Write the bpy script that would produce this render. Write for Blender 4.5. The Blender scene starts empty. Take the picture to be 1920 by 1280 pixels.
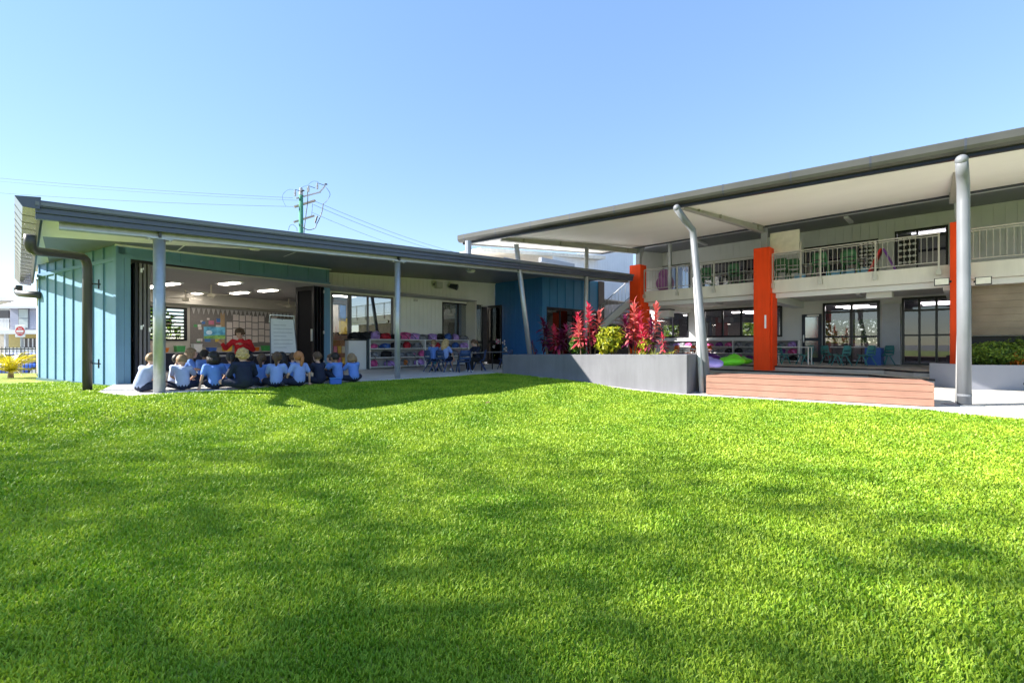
import bpy, bmesh, math, random
import numpy as np
from mathutils import Vector, Matrix
R = math.radians
S2 = math.sqrt(2.0)
SC = bpy.context.scene
COL = SC.collection
random.seed(7)
# ------------------------------------------------------------------ camera
FPX, HOR, HC = 857.0, 645.0, 0.95          # focal length in photo pixels, horizon row, eye height above the verandah slab
cd = bpy.data.cameras.new('camera'); cam = bpy.data.objects.new('camera', cd); COL.objects.link(cam)
cd.sensor_width = 36.0; cd.lens = 36.0*FPX/1920.0; cd.shift_y = (HOR-640.0)/1920.0
cd.clip_start = 0.05; cd.clip_end = 2000.0
cam.location = (0, 0, HC); cam.rotation_euler = (R(90), 0, 0)
SC.camera = cam
# ------------------------------------------------------------------ sky, sun, exposure
SUN_EL, SUN_AZ = R(34.0), R(-95.5)          # azimuth clockwise from +Y: the sun stands to the left
w = bpy.data.worlds.new('World'); SC.world = w; w.use_nodes = True
nt = w.node_tree; bg = nt.nodes['Background']
sky = nt.nodes.new('ShaderNodeTexSky'); sky.sky_type = 'NISHITA'; sky.sun_disc = False
sky.sun_elevation = SUN_EL; sky.sun_rotation = SUN_AZ; sky.air_density = 1.0; sky.dust_density = 0.0; sky.ozone_density = 3.0
gam = nt.nodes.new('ShaderNodeGamma'); gam.inputs[1].default_value = 0.47          # an even, clear sky all round
hsv = nt.nodes.new('ShaderNodeHueSaturation'); hsv.inputs['Saturation'].default_value = 1.60; hsv.inputs['Hue'].default_value = 0.512
nt.links.new(sky.outputs[0], gam.inputs[0]); nt.links.new(gam.outputs[0], hsv.inputs['Color']); nt.links.new(hsv.outputs[0], bg.inputs[0]); bg.inputs[1].default_value = 0.128
sl = bpy.data.lights.new('sun', 'SUN'); sl.energy = 2.9; sl.angle = R(0.53); sl.color = (1.0, 0.95, 0.86)
so = bpy.data.objects.new('sun', sl); COL.objects.link(so)
sd = Vector((math.sin(SUN_AZ)*math.cos(SUN_EL), math.cos(SUN_AZ)*math.cos(SUN_EL), math.sin(SUN_EL)))
so.rotation_euler = sd.to_track_quat('Z', 'Y').to_euler(); so.location = sd*60
vs = SC.view_settings; vs.view_transform = 'Standard'; vs.look = 'None'; vs.exposure = 2.32; vs.gamma = 1.0
vs.use_curve_mapping = False
SC.cycles.max_bounces = 12; SC.cycles.diffuse_bounces = 8; SC.cycles.transparent_max_bounces = 12
SC.cycles.use_denoising = True

# ------------------------------------------------------------------ materials
MATS = {}
def M(name, col=(.5,.5,.5), rough=.6, var=.10, scale=5.0, bump=0.0, bscale=60.0, metal=0.0, emit=0.0, spec=.4, var2=None, streak=None):
    """plain procedural surface: base colour broken up by two octaves of noise, optional fine relief"""
    if name in MATS: return MATS[name]
    m = bpy.data.materials.new(name); m.use_nodes = True
    n, l = m.node_tree.nodes, m.node_tree.links
    b = n['Principled BSDF']; b.inputs['Roughness'].default_value = rough; b.inputs['Metallic'].default_value = metal
    b.inputs['Specular IOR Level'].default_value = spec
    tc = n.new('ShaderNodeTexCoord')
    nz = n.new('ShaderNodeTexNoise'); nz.inputs['Scale'].default_value = scale; nz.inputs['Detail'].default_value = 6
    l.new(tc.outputs['Object'], nz.inputs['Vector'])
    rp = n.new('ShaderNodeValToRGB')
    c2 = var2 if var2 else tuple(min(1, c*(1+var)) for c in col)
    rp.color_ramp.elements[0].position = .3; rp.color_ramp.elements[1].position = .7
    rp.color_ramp.elements[0].color = (*[c*(1-var) for c in col], 1); rp.color_ramp.elements[1].color = (*c2, 1)
    l.new(nz.outputs['Fac'], rp.inputs['Fac']); l.new(rp.outputs['Color'], b.inputs['Base Color'])
    if streak:                                   # long weather streaks or grain: (x, y, z scale, amount)
        mp = n.new('ShaderNodeMapping'); mp.inputs['Scale'].default_value = streak[:3]; l.new(tc.outputs['Object'], mp.inputs['Vector'])
        n3 = n.new('ShaderNodeTexNoise'); n3.inputs['Scale'].default_value = 1.0; n3.inputs['Detail'].default_value = 8; n3.inputs['Roughness'].default_value = .65; l.new(mp.outputs[0], n3.inputs['Vector'])
        r3 = n.new('ShaderNodeMapRange'); r3.inputs[1].default_value = .35; r3.inputs[2].default_value = .65; r3.inputs[3].default_value = 1-streak[3]; r3.inputs[4].default_value = 1.0; l.new(n3.outputs['Fac'], r3.inputs[0])
        mu = n.new('ShaderNodeMix'); mu.data_type = 'RGBA'; mu.blend_type = 'MULTIPLY'; mu.inputs[0].default_value = 1.0
        l.new(rp.outputs['Color'], mu.inputs[6]); l.new(r3.outputs[0], mu.inputs[7]); l.new(mu.outputs[2], b.inputs['Base Color'])
    if bump > 0:
        n2 = n.new('ShaderNodeTexNoise'); n2.inputs['Scale'].default_value = bscale; n2.inputs['Detail'].default_value = 4
        l.new(tc.outputs['Object'], n2.inputs['Vector'])
        bp = n.new('ShaderNodeBump'); bp.inputs['Strength'].default_value = bump; bp.inputs['Distance'].default_value = .02
        l.new(n2.outputs['Fac'], bp.inputs['Height']); l.new(bp.outputs['Normal'], b.inputs['Normal'])
    if emit > 0:
        b.inputs['Emission Color'].default_value = (*col, 1); b.inputs['Emission Strength'].default_value = emit
    MATS[name] = m
    return m
def glass(name, tint=(.75,.8,.82), refl=.10, rough=.01):
    if name in MATS: return MATS[name]
    m = bpy.data.materials.new(name); m.use_nodes = True
    n, l = m.node_tree.nodes, m.node_tree.links
    for x in list(n): n.remove(x)
    o = n.new('ShaderNodeOutputMaterial'); mx = n.new('ShaderNodeMixShader'); tr = n.new('ShaderNodeBsdfTransparent'); gl = n.new('ShaderNodeBsdfGlossy')
    fr = n.new('ShaderNodeFresnel'); fr.inputs[0].default_value = 1.5
    ad = n.new('ShaderNodeMath'); ad.operation = 'ADD'; ad.inputs[1].default_value = refl; ad.use_clamp = True
    l.new(fr.outputs[0], ad.inputs[0]); l.new(ad.outputs[0], mx.inputs[0])
    tr.inputs[0].default_value = (*tint, 1); gl.inputs[0].default_value = (.9,.93,.95,1); gl.inputs[1].default_value = rough
    l.new(tr.outputs[0], mx.inputs[1]); l.new(gl.outputs[0], mx.inputs[2]); l.new(mx.outputs[0], o.inputs[0])
    MATS[name] = m
    return m
def leafmat(name, c1, c2, rough=.45, trans=.35, scale=3.0, piece=.7):
    """foliage: two tones by noise and by piece, some light passing through the blade"""
    if name in MATS: return MATS[name]
    m = bpy.data.materials.new(name); m.use_nodes = True
    n, l = m.node_tree.nodes, m.node_tree.links
    for x in list(n): n.remove(x)
    o = n.new('ShaderNodeOutputMaterial'); mx = n.new('ShaderNodeMixShader'); mx.inputs[0].default_value = trans
    p = n.new('ShaderNodeBsdfPrincipled'); p.inputs['Roughness'].default_value = rough; p.inputs['Specular IOR Level'].default_value = .35
    t = n.new('ShaderNodeBsdfTranslucent'); g = n.new('ShaderNodeNewGeometry'); tc = n.new('ShaderNodeTexCoord')
    nz = n.new('ShaderNodeTexNoise'); nz.inputs['Scale'].default_value = scale; l.new(tc.outputs['Object'], nz.inputs['Vector'])
    av = n.new('ShaderNodeMath'); av.operation = 'ADD'; l.new(nz.outputs['Fac'], av.inputs[0])
    h = n.new('ShaderNodeMath'); h.operation = 'MULTIPLY_ADD'; h.inputs[1].default_value = piece; h.inputs[2].default_value = -piece/2
    l.new(g.outputs['Random Per Island'], h.inputs[0]); l.new(h.outputs[0], av.inputs[1])
    rp = n.new('ShaderNodeValToRGB'); rp.color_ramp.elements[0].position = .25; rp.color_ramp.elements[1].position = .75
    rp.color_ramp.elements[0].color = (*c1, 1); rp.color_ramp.elements[1].color = (*c2, 1)
    l.new(av.outputs[0], rp.inputs[0]); l.new(rp.outputs[0], p.inputs['Base Color']); l.new(rp.outputs[0], t.inputs[0])
    l.new(p.outputs[0], mx.inputs[1]); l.new(t.outputs[0], mx.inputs[2]); l.new(mx.outputs[0], o.inputs[0])
    MATS[name] = m
    return m

# ------------------------------------------------------------------ points and frames
def P(px, py, Y):                     # the point seen at photo pixel (px, py) at depth Y
    return Vector(((px-960)/FPX*Y, Y, HC+(HOR-py)/FPX*Y))
def G(px, py, z):                     # the same on a level surface of height z
    Y = (HC-z)*FPX/(py-HOR); return Vector(((px-960)/FPX*Y, Y, z))
class Frame:                          # plan axes u (along) and v (90 degrees to its left)
    def __init__(s, o, u):
        s.o = Vector((o[0], o[1])); s.u = Vector(u).normalized(); s.v = Vector((-s.u.y, s.u.x))
    def __call__(s, a, b, z=0.0):
        p = s.o+s.u*a+s.v*b; return Vector((p.x, p.y, z))
    def inv(s, x, y):
        d = Vector((x, y))-s.o; return d.dot(s.u), d.dot(s.v)
    def ang(s): return math.atan2(s.u.y, s.u.x)
FB = Frame((0,0), (1,1))              # both buildings
FT = Frame((-9.24,10.7), (.501,.865)) # the skewed teal classroom block
def onB(px, py, b):                   # on the plane b = const of FB: (a, z)
    k = (px-960)/FPX; a = b*(1+k)/(1-k); Y = (a+b)/S2
    return a, HC+(HOR-py)/FPX*Y
def onA(px, py, a):                   # on the plane a = const of FB: (b, z)
    k = (px-960)/FPX; b = a*(1-k)/(1+k); Y = (a+b)/S2
    return b, HC+(HOR-py)/FPX*Y
def onT(px, py, v):                   # on the plane v = const of FT: (u, z)
    k = (px-960)/FPX; ox = FT.o+FT.v*v
    u = (k*ox.y-ox.x)/(FT.u.x-k*FT.u.y); Y = ox.y+FT.u.y*u
    return u, HC+(HOR-py)/FPX*Y

# ------------------------------------------------------------------ mesh building
def wloc(o):
    p = Vector((0,0,0))
    while o is not None: p += o.location; o = o.parent
    return p
class MB:
    def __init__(s): s.v = []; s.f = []
    def add(s, vs, fs):
        k = len(s.v); s.v += [tuple(q) for q in vs]; s.f += [tuple(i+k for i in f) for f in fs]; return s
    def hexa(s, q):                   # 4 bottom + 4 top corners
        return s.add(q, [(3,2,1,0),(4,5,6,7),(0,1,5,4),(1,2,6,5),(2,3,7,6),(3,0,4,7)])
    def box(s, fr, a0, a1, b0, b1, z0, z1, z0b=None, z1b=None):   # z..b: heights at the a1 end (raked)
        z0b = z0 if z0b is None else z0b; z1b = z1 if z1b is None else z1b
        return s.hexa([fr(a0,b0,z0),fr(a1,b0,z0b),fr(a1,b1,z0b),fr(a0,b1,z0),fr(a0,b0,z1),fr(a1,b0,z1b),fr(a1,b1,z1b),fr(a0,b1,z1)])
    def lbox(s, x0, x1, y0, y1, z0, z1):
        return s.hexa([(x0,y0,z0),(x1,y0,z0),(x1,y1,z0),(x0,y1,z0),(x0,y0,z1),(x1,y0,z1),(x1,y1,z1),(x0,y1,z1)])
    def rbox(s, x0, x1, y0, y1, z0, z1, r=.01):   # box with bevelled edges
        bm = bmesh.new(); bmesh.ops.create_cube(bm, size=1)
        for q in bm.verts: q.co = Vector(((x0+x1)/2+q.co.x*(x1-x0), (y0+y1)/2+q.co.y*(y1-y0), (z0+z1)/2+q.co.z*(z1-z0)))
        bmesh.ops.bevel(bm, geom=list(bm.edges), offset=r, segments=2, affect='EDGES', profile=.5)
        bm.verts.index_update()
        s.add([q.co[:] for q in bm.verts], [[q.index for q in f.verts] for f in bm.faces]); bm.free(); return s
    def slab(s, pts, th):             # polygon sheet with thickness th downwards
        n = len(pts); top = [Vector(p) for p in pts]; bot = [Vector((p[0],p[1],p[2]-th)) for p in top]
        fs = [tuple(range(n)), tuple(range(2*n-1, n-1, -1))]
        fs += [(i, n+i, n+(i+1) % n, (i+1) % n) for i in range(n)]
        return s.add(top+bot, fs)
    def prism(s, pts, off):
        n = len(pts); off = Vector(off); a = [Vector(p) for p in pts]; b = [p+off for p in a]
        fs = [tuple(range(n-1,-1,-1)), tuple(range(n, 2*n))]+[(i, (i+1) % n, n+(i+1) % n, n+i) for i in range(n)]
        return s.add(a+b, fs)
    def tube(s, pts, r, n=8, cap=True):
        pts = [Vector(p) for p in pts]; m = len(pts)
        rs = r if isinstance(r, (list, tuple)) else [r]*m
        k = len(s.v); t0 = (pts[1]-pts[0]).normalized()
        ref = Vector((0,0,1)) if abs(t0.z) < .9 else Vector((1,0,0))
        e1 = t0.cross(ref).normalized()
        for i, p in enumerate(pts):
            t = (pts[min(i+1, m-1)]-pts[max(i-1, 0)]).normalized()
            e1 = (e1-t*e1.dot(t)).normalized(); e2 = t.cross(e1)
            for j in range(n):
                a = 2*math.pi*j/n; s.v.append(tuple(p+(e1*math.cos(a)+e2*math.sin(a))*rs[i]))
        for i in range(m-1):
            for j in range(n):
                s.f.append((k+i*n+j, k+i*n+(j+1) % n, k+(i+1)*n+(j+1) % n, k+(i+1)*n+j))
        if cap: s.f.append(tuple(k+j for j in range(n-1,-1,-1))); s.f.append(tuple(k+(m-1)*n+j for j in range(n)))
        return s
    def lathe(s, c, prof, n=16):
        c = Vector(c); k = len(s.v)
        for (r, z) in prof:
            for j in range(n):
                a = 2*math.pi*j/n; s.v.append((c.x+r*math.cos(a), c.y+r*math.sin(a), c.z+z))
        for i in range(len(prof)-1):
            for j in range(n): s.f.append((k+i*n+j, k+i*n+(j+1) % n, k+(i+1)*n+(j+1) % n, k+(i+1)*n+j))
        s.f.append(tuple(k+j for j in range(n-1,-1,-1))); s.f.append(tuple(k+(len(prof)-1)*n+j for j in range(n)))
        return s
    def ell(s, c, r, n=12, m=8, rot=None):
        c = Vector(c); k = len(s.v)
        if not hasattr(r, '__len__'): r = (r, r, r)
        for i in range(m+1):
            th = math.pi*i/m
            for j in range(n):
                a = 2*math.pi*j/n
                q = Vector((r[0]*math.sin(th)*math.cos(a), r[1]*math.sin(th)*math.sin(a), r[2]*math.cos(th)))
                if rot is not None: q = rot @ q
                s.v.append(tuple(c+q))
        for i in range(m):
            for j in range(n): s.f.append((k+i*n+j, k+(i+1)*n+j, k+(i+1)*n+(j+1) % n, k+i*n+(j+1) % n))
        return s
    def mesh(s, name, mat, smooth=False):
        me = bpy.data.meshes.new(name); me.from_pydata(s.v, [], s.f); me.validate()
        if mat is not None: me.materials.append(mat)
        if smooth: me.polygons.foreach_set('use_smooth', [True]*len(me.polygons))
        me.update(); return me
    def build(s, name, mat, parent=None, smooth=False, local=False, bevel=0.0):
        if parent is not None and not local:
            o0 = wloc(parent); s.v = [(x-o0.x, y-o0.y, z-o0.z) for x, y, z in s.v]; loc = (0,0,0)
        elif parent is None and not local:
            A = np.array(s.v); lo, hi = A.min(0), A.max(0); loc = ((lo[0]+hi[0])/2, (lo[1]+hi[1])/2, lo[2])
            s.v = [(x-loc[0], y-loc[1], z-loc[2]) for x, y, z in s.v]
        else: loc = (0,0,0)
        o = bpy.data.objects.new(name, s.mesh(name, mat, smooth)); COL.objects.link(o)
        o.parent = parent; o.location = loc
        if bevel > 0:
            bv = o.modifiers.new('bevel', 'BEVEL'); bv.width = bevel; bv.segments = 2; bv.limit_method = 'ANGLE'; bv.angle_limit = R(40)
        return o
def tag(o, label=None, cat=None, group=None, kind=None):
    if label: o['label'] = label
    if cat: o['category'] = cat
    if group: o['group'] = group
    if kind: o['kind'] = kind
    return o
def thing(name, label, cat, loc=(0,0,0), rz=0.0, group=None):
    o = bpy.data.objects.new(name, None); COL.objects.link(o); o.location = loc; o.rotation_euler = (0,0,rz)
    o.empty_display_size = .2
    return tag(o, label, cat, group)
def inst(name, me, parent, loc=(0,0,0), rot=(0,0,0), scale=(1,1,1), local=False):
    o = bpy.data.objects.new(name, me); COL.objects.link(o); o.parent = parent
    o.location = Vector(loc) if (local or parent is None) else Vector(loc)-wloc(parent)
    o.rotation_euler = rot; o.scale = scale
    return o
def copy_tree(o, parent=None):
    c = o.copy(); COL.objects.link(c); c.parent = parent
    for ch in o.children: copy_tree(ch, c)
    return c

# ------------------------------------------------------------------ palette (real-world base colours)
teal   = M('teal_cladding', (.155,.305,.455), .5, .05, 2.5, streak=(9,9,.5,.08))
blue   = M('blue_cladding', (.03,.16,.42), .5, .05, 2.5)
white  = M('white_paint', (.84,.84,.82), .55, .03, 2)
cream  = M('cream_soffit', (.88,.87,.82), .65, .03, 1.2)
grey_w = M('pale_grey_wall', (.76,.77,.78), .6, .04, 1.5)
lightw = M('off_white_cladding', (.80,.80,.75), .6, .04, 1.5)
darkm  = M('charcoal_metal', (.050,.056,.075), .38, .10, 3, metal=.0)
navym  = M('blue_grey_fascia', (.080,.092,.145), .36, .08, 2)
blackf = M('black_frame', (.010,.010,.014), .35, .1, 4)
galv   = M('galvanised_steel', (.44,.46,.48), .38, .08, 9, metal=.5, bump=.05, bscale=40)
greypst= M('grey_painted_steel', (.30,.32,.36), .4, .06, 3)
brownp = M('brown_downpipe', (.060,.057,.060), .42, .08, 3)
redp   = M('orange_red_paint', (.93,.075,.010), .6, .06, 1.2, spec=.2, streak=(7,7,.5,.14))
concr  = M('concrete', (.50,.48,.45), .8, .14, 1.3, bump=.15, bscale=90)
floorc = M('verandah_concrete', (.62,.61,.60), .7, .14, 1.6, bump=.1, bscale=80)
render_g = M('grey_render', (.185,.185,.203), .85, .14, .9, bump=.25, bscale=220, streak=(5,5,.7,.16))
slabp  = M('cream_slab_paint', (.74,.72,.68), .6, .06, .8, streak=(4,4,.6,.10))
carpet = M('room_carpet', (.16,.17,.22), .9, .2, 8)
roomw  = M('room_wall', (.58,.54,.48), .7, .03, 2)
ceilw  = M('room_ceiling', (.40,.38,.36), .7, .03, 2)
lampm  = M('lamp_panel', (1.0,.93,.82), .5, 0.0, 1, emit=3.6)
wht    = M('white_laminate', (.80,.80,.80), .4, .03, 2)
pane   = glass('window_glass'); paned = glass('tinted_glass', (.35,.36,.40), .10)
rust   = M('steel_pale', (.62,.60,.55), .4, .1, 5, metal=.3)
# ================================================================== the ground
EDGE = [(-8.15,8.98),(-7.0,8.36),(-4.81,10.53),(-3.19,12.15),(-.50,14.84),(-.28,14.62),(4.06,10.62),(5.84,9.26),(7.5,8.27),(7.62,7.75),(8.1,7.26),(9.5,6.4),(14,4.0),(30,-5)]
EX, EY = np.array([e[0] for e in EDGE]), np.array([e[1] for e in EDGE])
def yedge(x):
    x = np.asarray(x, float); y = np.interp(x, EX, EY)
    return np.where(x < -9.3, 99.0, np.where(x < -8.15, 8.98+(x+8.15)*(-1.55), y))
def sstep(t):
    t = np.clip(t, 0, 1); return t*t*(3-2*t)
def zpath(x, y):
    return -.235*sstep((np.asarray(x)-np.asarray(y)+15.1)/8.4)
CP = [(e[0], e[1], float(zpath(e[0], e[1]))-.012) for e in EDGE[:-1]]
CP += [(-8.9,10.3,-.05),(-10.5,10.9,-.06),(-12,11.9,-.07),(-13.9,13.2,-.085),(-17,15,-.1),(-22,16,-.12),(-9.6,8.5,-.07),(-14,9,-.09),(-20,8,-.12),
       (0,0,-.45),(-4,2,-.44),(4,2,-.45),(0,3.5,-.42),(-5,5.5,-.27),(0,6,-.34),(4.5,5,-.39),(8,3,-.44),(-1,9,-.17),(2,8.5,-.27),(-2.5,8,-.2),(0,-6,-.5),(-12,2,-.4),(-30,0,-.4),(10,-4,-.5),(0,12.3,-.06)]
CPa = np.array(CP)
def zlawn(x, y):
    x = np.asarray(x, float); y = np.asarray(y, float); num = np.zeros_like(x); den = np.zeros_like(x)
    for (cx, cy, cz) in CPa:
        wgt = 1.0/((x-cx)**2+(y-cy)**2+.08)**1.7; num += wgt*cz; den += wgt
    z = num/den
    return z+.012*np.sin(x*1.3+y*.7)*np.sin(y*1.1-.4*x)
xs = np.concatenate([np.linspace(-60,-16,23), np.arange(-15.75,15.01,.25), np.linspace(16,40,13)])
ys = np.concatenate([np.linspace(-40,-3,16), np.arange(-2.75,16.6,.25)])
XX, YY = np.meshgrid(xs, ys); ZZ = zlawn(XX, YY)
over = YY-yedge(XX)
ZZ = ZZ-np.where(over > .12, .25, 0.0)
nx, ny = len(xs), len(ys)
mb = MB(); mb.v = [tuple(q) for q in np.stack([XX.ravel(), YY.ravel(), ZZ.ravel()], 1)]
mb.f = [(j*nx+i, j*nx+i+1, (j+1)*nx+i+1, (j+1)*nx+i) for j in range(ny-1) for i in range(nx-1)]
soil = M('lawn_thatch', (.24,.33,.03), .9, .3, 3.0, bump=.5, bscale=120, var2=(.40,.46,.08))
lawn = tag(mb.build('lawn', soil, smooth=True), kind='structure')
gm = MB(); gm.add([(-900,-900,-1.2),(900,-900,-1.2),(900,900,-1.2),(-900,900,-1.2)], [(0,1,2,3)])
tag(gm.build('ground', M('street_ground', (.26,.25,.23), .9, .2, .2)), kind='structure')
# concrete: the level verandah slab and the path that falls towards the bench
mb = MB(); mb.slab([(-9.35,10.75,0),(-8.15,8.98,0),(-7.0,8.36,0)]+[FB(a,10.86,0) for a in (5,10.1)]+[FB(10.6,11.6,0),FB(18.6,11.6,0),FB(18.6,13.4,0),FB(15.3,17.5,0),FB(2,19,0),(-9.0,11.5,0)], .3)
mb.v = [(x,y,z+(.009 if z > -.1 else 0)) for x,y,z in mb.v]; tag(mb.build('verandah_floor', floorc), kind='structure')
pb = np.arange(-9,11.3,.25); mb = MB(); K = []
for b in pb:
    row = []
    for a in np.linspace(0, 1, 9):
        x0 = None
        # lawn edge point on this b line
        aa = np.linspace(4, 20, 400); X = (aa-b)/S2; Yv = (aa+b)/S2
        ok = np.where(Yv > yedge(X)+.0)[0]; a0 = aa[ok[0]] if len(ok) else 10
        q = a0+(21.0-a0)*a; x, y = (q-b)/S2, (q+b)/S2
        row.append((x, y, float(zpath(x, y)) + (.004 if b > 10.8 else 0)))
    K.append(row)
m9 = 9
mb.v = [p for r_ in K for p in r_]
mb.f = [(i*m9+j, i*m9+j+1, (i+1)*m9+j+1, (i+1)*m9+j) for i in range(len(pb)-1) for j in range(m9-1)]
nb = len(mb.v)                               # a real edge down into the soil along the lawn
mb.v += [(r_[0][0], r_[0][1], r_[0][2]-.3) for r_ in K]
mb.f += [(i*m9, (i+1)*m9, nb+i+1, nb+i) for i in range(len(pb)-1)]
pathm = M('pale_concrete', (.52,.50,.47), .8, .10, 1.5, bump=.15, bscale=120)
tag(mb.build('concrete_path', pathm), kind='structure')
# raised verandah floor of the two-storey building with its step
zf = .12
mb = MB(); mb.slab([FB(19.5,12.6,zf),FB(19.5,2.0,zf),FB(18.6,1.2,zf),FB(18.6,-8,zf),FB(33,-8,zf),FB(33,12.6,zf)], .4)
upf = tag(mb.build('raised_floor', M('raised_floor_concrete', (.48,.45,.42), .7, .15, 1.2, bump=.1, bscale=80)), kind='structure')
mb = MB(); mb.slab([FB(18.75,10.4,-.045),FB(18.75,2.3,-.045),FB(17.6,1.35,-.045),FB(17.6,-8,-.045),FB(19.4,-8,-.045),FB(19.4,10.4,-.045)], .3)
stp = tag(mb.build('step', concr), kind='structure')
mb = MB()
for pts, z in (([(19.5,12.6),(19.5,2.0),(18.6,1.2),(18.6,-8)], zf), ([(18.75,10.4),(18.75,2.3),(17.6,1.35),(17.6,-8)], -.045)):
    for (p, q) in zip(pts[:-1], pts[1:]):
        p0, p1 = FB(*p), FB(*q); d = (p1-p0).normalized(); nrm = Vector((-d.y, d.x, 0))
        if nrm.dot(Vector((-1,-1,0))) > 0: nrm = -nrm
        mb.hexa([p0-nrm*.012+Vector((0,0,z-.05)), p1-nrm*.012+Vector((0,0,z-.05)), p1+nrm*.06+Vector((0,0,z-.05)), p0+nrm*.06+Vector((0,0,z-.05)),
                 p0-nrm*.012+Vector((0,0,z+.005)), p1-nrm*.012+Vector((0,0,z+.005)), p1+nrm*.06+Vector((0,0,z+.005)), p0+nrm*.06+Vector((0,0,z+.005))])
mb.build('step_nosing', blackf, upf)

# ================================================================== the single-storey classroom building
lb = thing('classroom_building', 'long low classroom building with teal cladding, blue-grey fascia and open folding doors', 'building', FB(6,14,0))
zs = lambda a, b=14.0: 3.28+.045*(a-1.2)+.006*(b-11.15)      # underside of the raking roof
zt = lambda a: 3.39+.0434*(a-1.3)                            # top of the fascia
A0, A1, BF = -.23, 18.75, 10.85
# soffit, roof sheet
def sf(a, b, dz=0): return FB(a, b, zs(a, b)+dz)
nearL, farL = P(80,425,7.62), P(62,505,14.6)
mb = MB(); s_pts = [sf(A0+.05,BF+.1), sf(A1,BF+.1), sf(A1,18.5), sf(7,19.5), Vector((farL.x,farL.y,zs(-.4,20))), ]
mb.slab([p+Vector((0,0,.05)) for p in s_pts], .05); mb.build('soffit', cream, lb)
for aj in (2.2, 4.6, 9.4, 11.8, 14.2):                       # soffit sheet cover strips
    mb = MB(); mb.hexa([sf(aj,BF+.25,-.006),sf(aj+.035,BF+.25,-.006),sf(aj+.035,16.2,-.006),sf(aj,16.2,-.006),sf(aj,BF+.25,.01),sf(aj+.035,BF+.25,.01),sf(aj+.035,16.2,.01),sf(aj,16.2,.01)])
    mb.build('cover_strip', cream, lb)
mb = MB(); r_pts = [FB(A0,BF-.02,zt(A0)-.03), FB(A1,BF-.02,zt(A1)-.03), FB(A1,19,zt(A1)-.03), FB(7,20,zt(7)-.03), Vector((farL.x+.1,farL.y+.5,zt(A0)-.03))]
mb.slab(r_pts, .06); mb.build('roof', M('roof_sheet', (.16,.17,.20), .4, .1, 3), lb)
# fascia: a stepped folded-metal profile, three bands
for (o0, o1, h0, h1) in ((0,.10,-.115,0.0), (.03,.13,-.205,-.118), (.055,.15,-.30,-.209)):
    mb = MB(); mb.hexa([FB(A0,BF+o0,zt(A0)+h0),FB(A1,BF+o0,zt(A1)+h0),FB(A1,BF+o1,zt(A1)+h0),FB(A0,BF+o1,zt(A0)+h0),
                        FB(A0,BF+o0,zt(A0)+h1),FB(A1,BF+o0,zt(A1)+h1),FB(A1,BF+o1,zt(A1)+h1),FB(A0,BF+o1,zt(A0)+h1)])
    mb.build('fascia_band', navym, lb, bevel=.006)
# galvanised edge beam (channel with two flanges) under the fascia
zb = lambda a: 3.01+.045*(a-1.435)
for (o0, o1, h0, h1) in ((.26,.29,0,.17), (.20,.38,-.012,.012), (.20,.38,.16,.18)):
    mb = MB(); a0, a1 = .05, A1-.05
    mb.hexa([FB(a0,BF+o0,zb(a0)+h0),FB(a1,BF+o0,zb(a1)+h0),FB(a1,BF+o1,zb(a1)+h0),FB(a0,BF+o1,zb(a0)+h0),
             FB(a0,BF+o0,zb(a0)+h1),FB(a1,BF+o0,zb(a1)+h1),FB(a1,BF+o1,zb(a1)+h1),FB(a0,BF+o1,zb(a0)+h1)])
    mb.build('edge_beam', galv, lb)
# round verandah posts with cap plates
for (a, rad) in ((1.435,.098), (6.67,.078)):
    c = FB(a,11.13,0); z1 = zb(a)-.012
    mb = MB(); mb.tube([(c.x,c.y,-.05),(c.x,c.y,z1-.02)], rad, 20); po = mb.build('post', galv, lb, smooth=True)
    mb = MB(); mb.box(FB, a-.2, a+.2, 11.03, 11.23, z1-.022, z1-.002); mb.build('cap_plate', galv, po)
    for da in (-.16,.16):
        q = FB(a+da,11.08,z1-.05); mb = MB(); mb.tube([q,q+Vector((0,0,.03))], .018, 6); mb.build('bolt', rust, po)
    mb = MB(); mb.box(FB, a-.02, a+.02, 11.0, 11.12, z1, z1+.16); mb.build('web_stiffener', darkm, po)
# box gutter along the end eave: outer and under faces with seams, end cap, two downpipes
gn_o, gn_i = P(27,377,7.45), P(77,392,7.55); gf_o, gf_i = P(27,540,14.3), P(60,540,14.6)
def gut(t):                                                  # five profile points at fraction t along
    o = gn_o.lerp(gf_o, t); i = gn_i.lerp(gf_i, t); zz = 3.37-.36*t
    o.z = i.z = zz
    d = i-o
    return [o, o+d*.30+Vector((0,0,-.17)), o+d*.95+Vector((0,0,-.20)), i+Vector((0,0,-.02)), i]
mb = MB(); N = 2
for t in (0,1): mb.v += [tuple(p) for p in gut(t)]
mb.f = [(0,1,6,5),(1,2,7,6),(2,3,8,7),(4,3,2,1,0),(5,6,7,8,9)]
gt = mb.build('gutter', M('gutter_metal', (.20,.21,.25), .25, .10, 2, metal=.6), lb)
for k in range(1, 18):
    t = (k/18)**1.0; q = gut(t); q2 = gut(t+.007); mb = MB()
    ex = lambda p, c: p+(p-c)*.012
    c = (q[0]+q[2])/2; c2 = (q2[0]+q2[2])/2
    mb.v = [tuple(ex(p, c)) for p in q[:3]]+[tuple(ex(p, c2)) for p in q2[:3]]
    mb.f = [(0,1,4,3),(1,2,5,4)]
    mb.build('seam', blackf, gt)
mb = MB(); e = gut(-.002); mb.v = [tuple(p) for p in e]; mb.f = [(0,1,2,3,4)]; mb.build('end_cap', navym, gt)
mb = MB(); b0 = P(84,425,7.7); mb.tube([P(78,392,7.6)+Vector((0,0,.05)),P(66,470,9.6)-Vector((0,0,.1)),P(60,530,14.4)], .035, 4); mb.build('eave_trim', blackf, gt)
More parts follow.
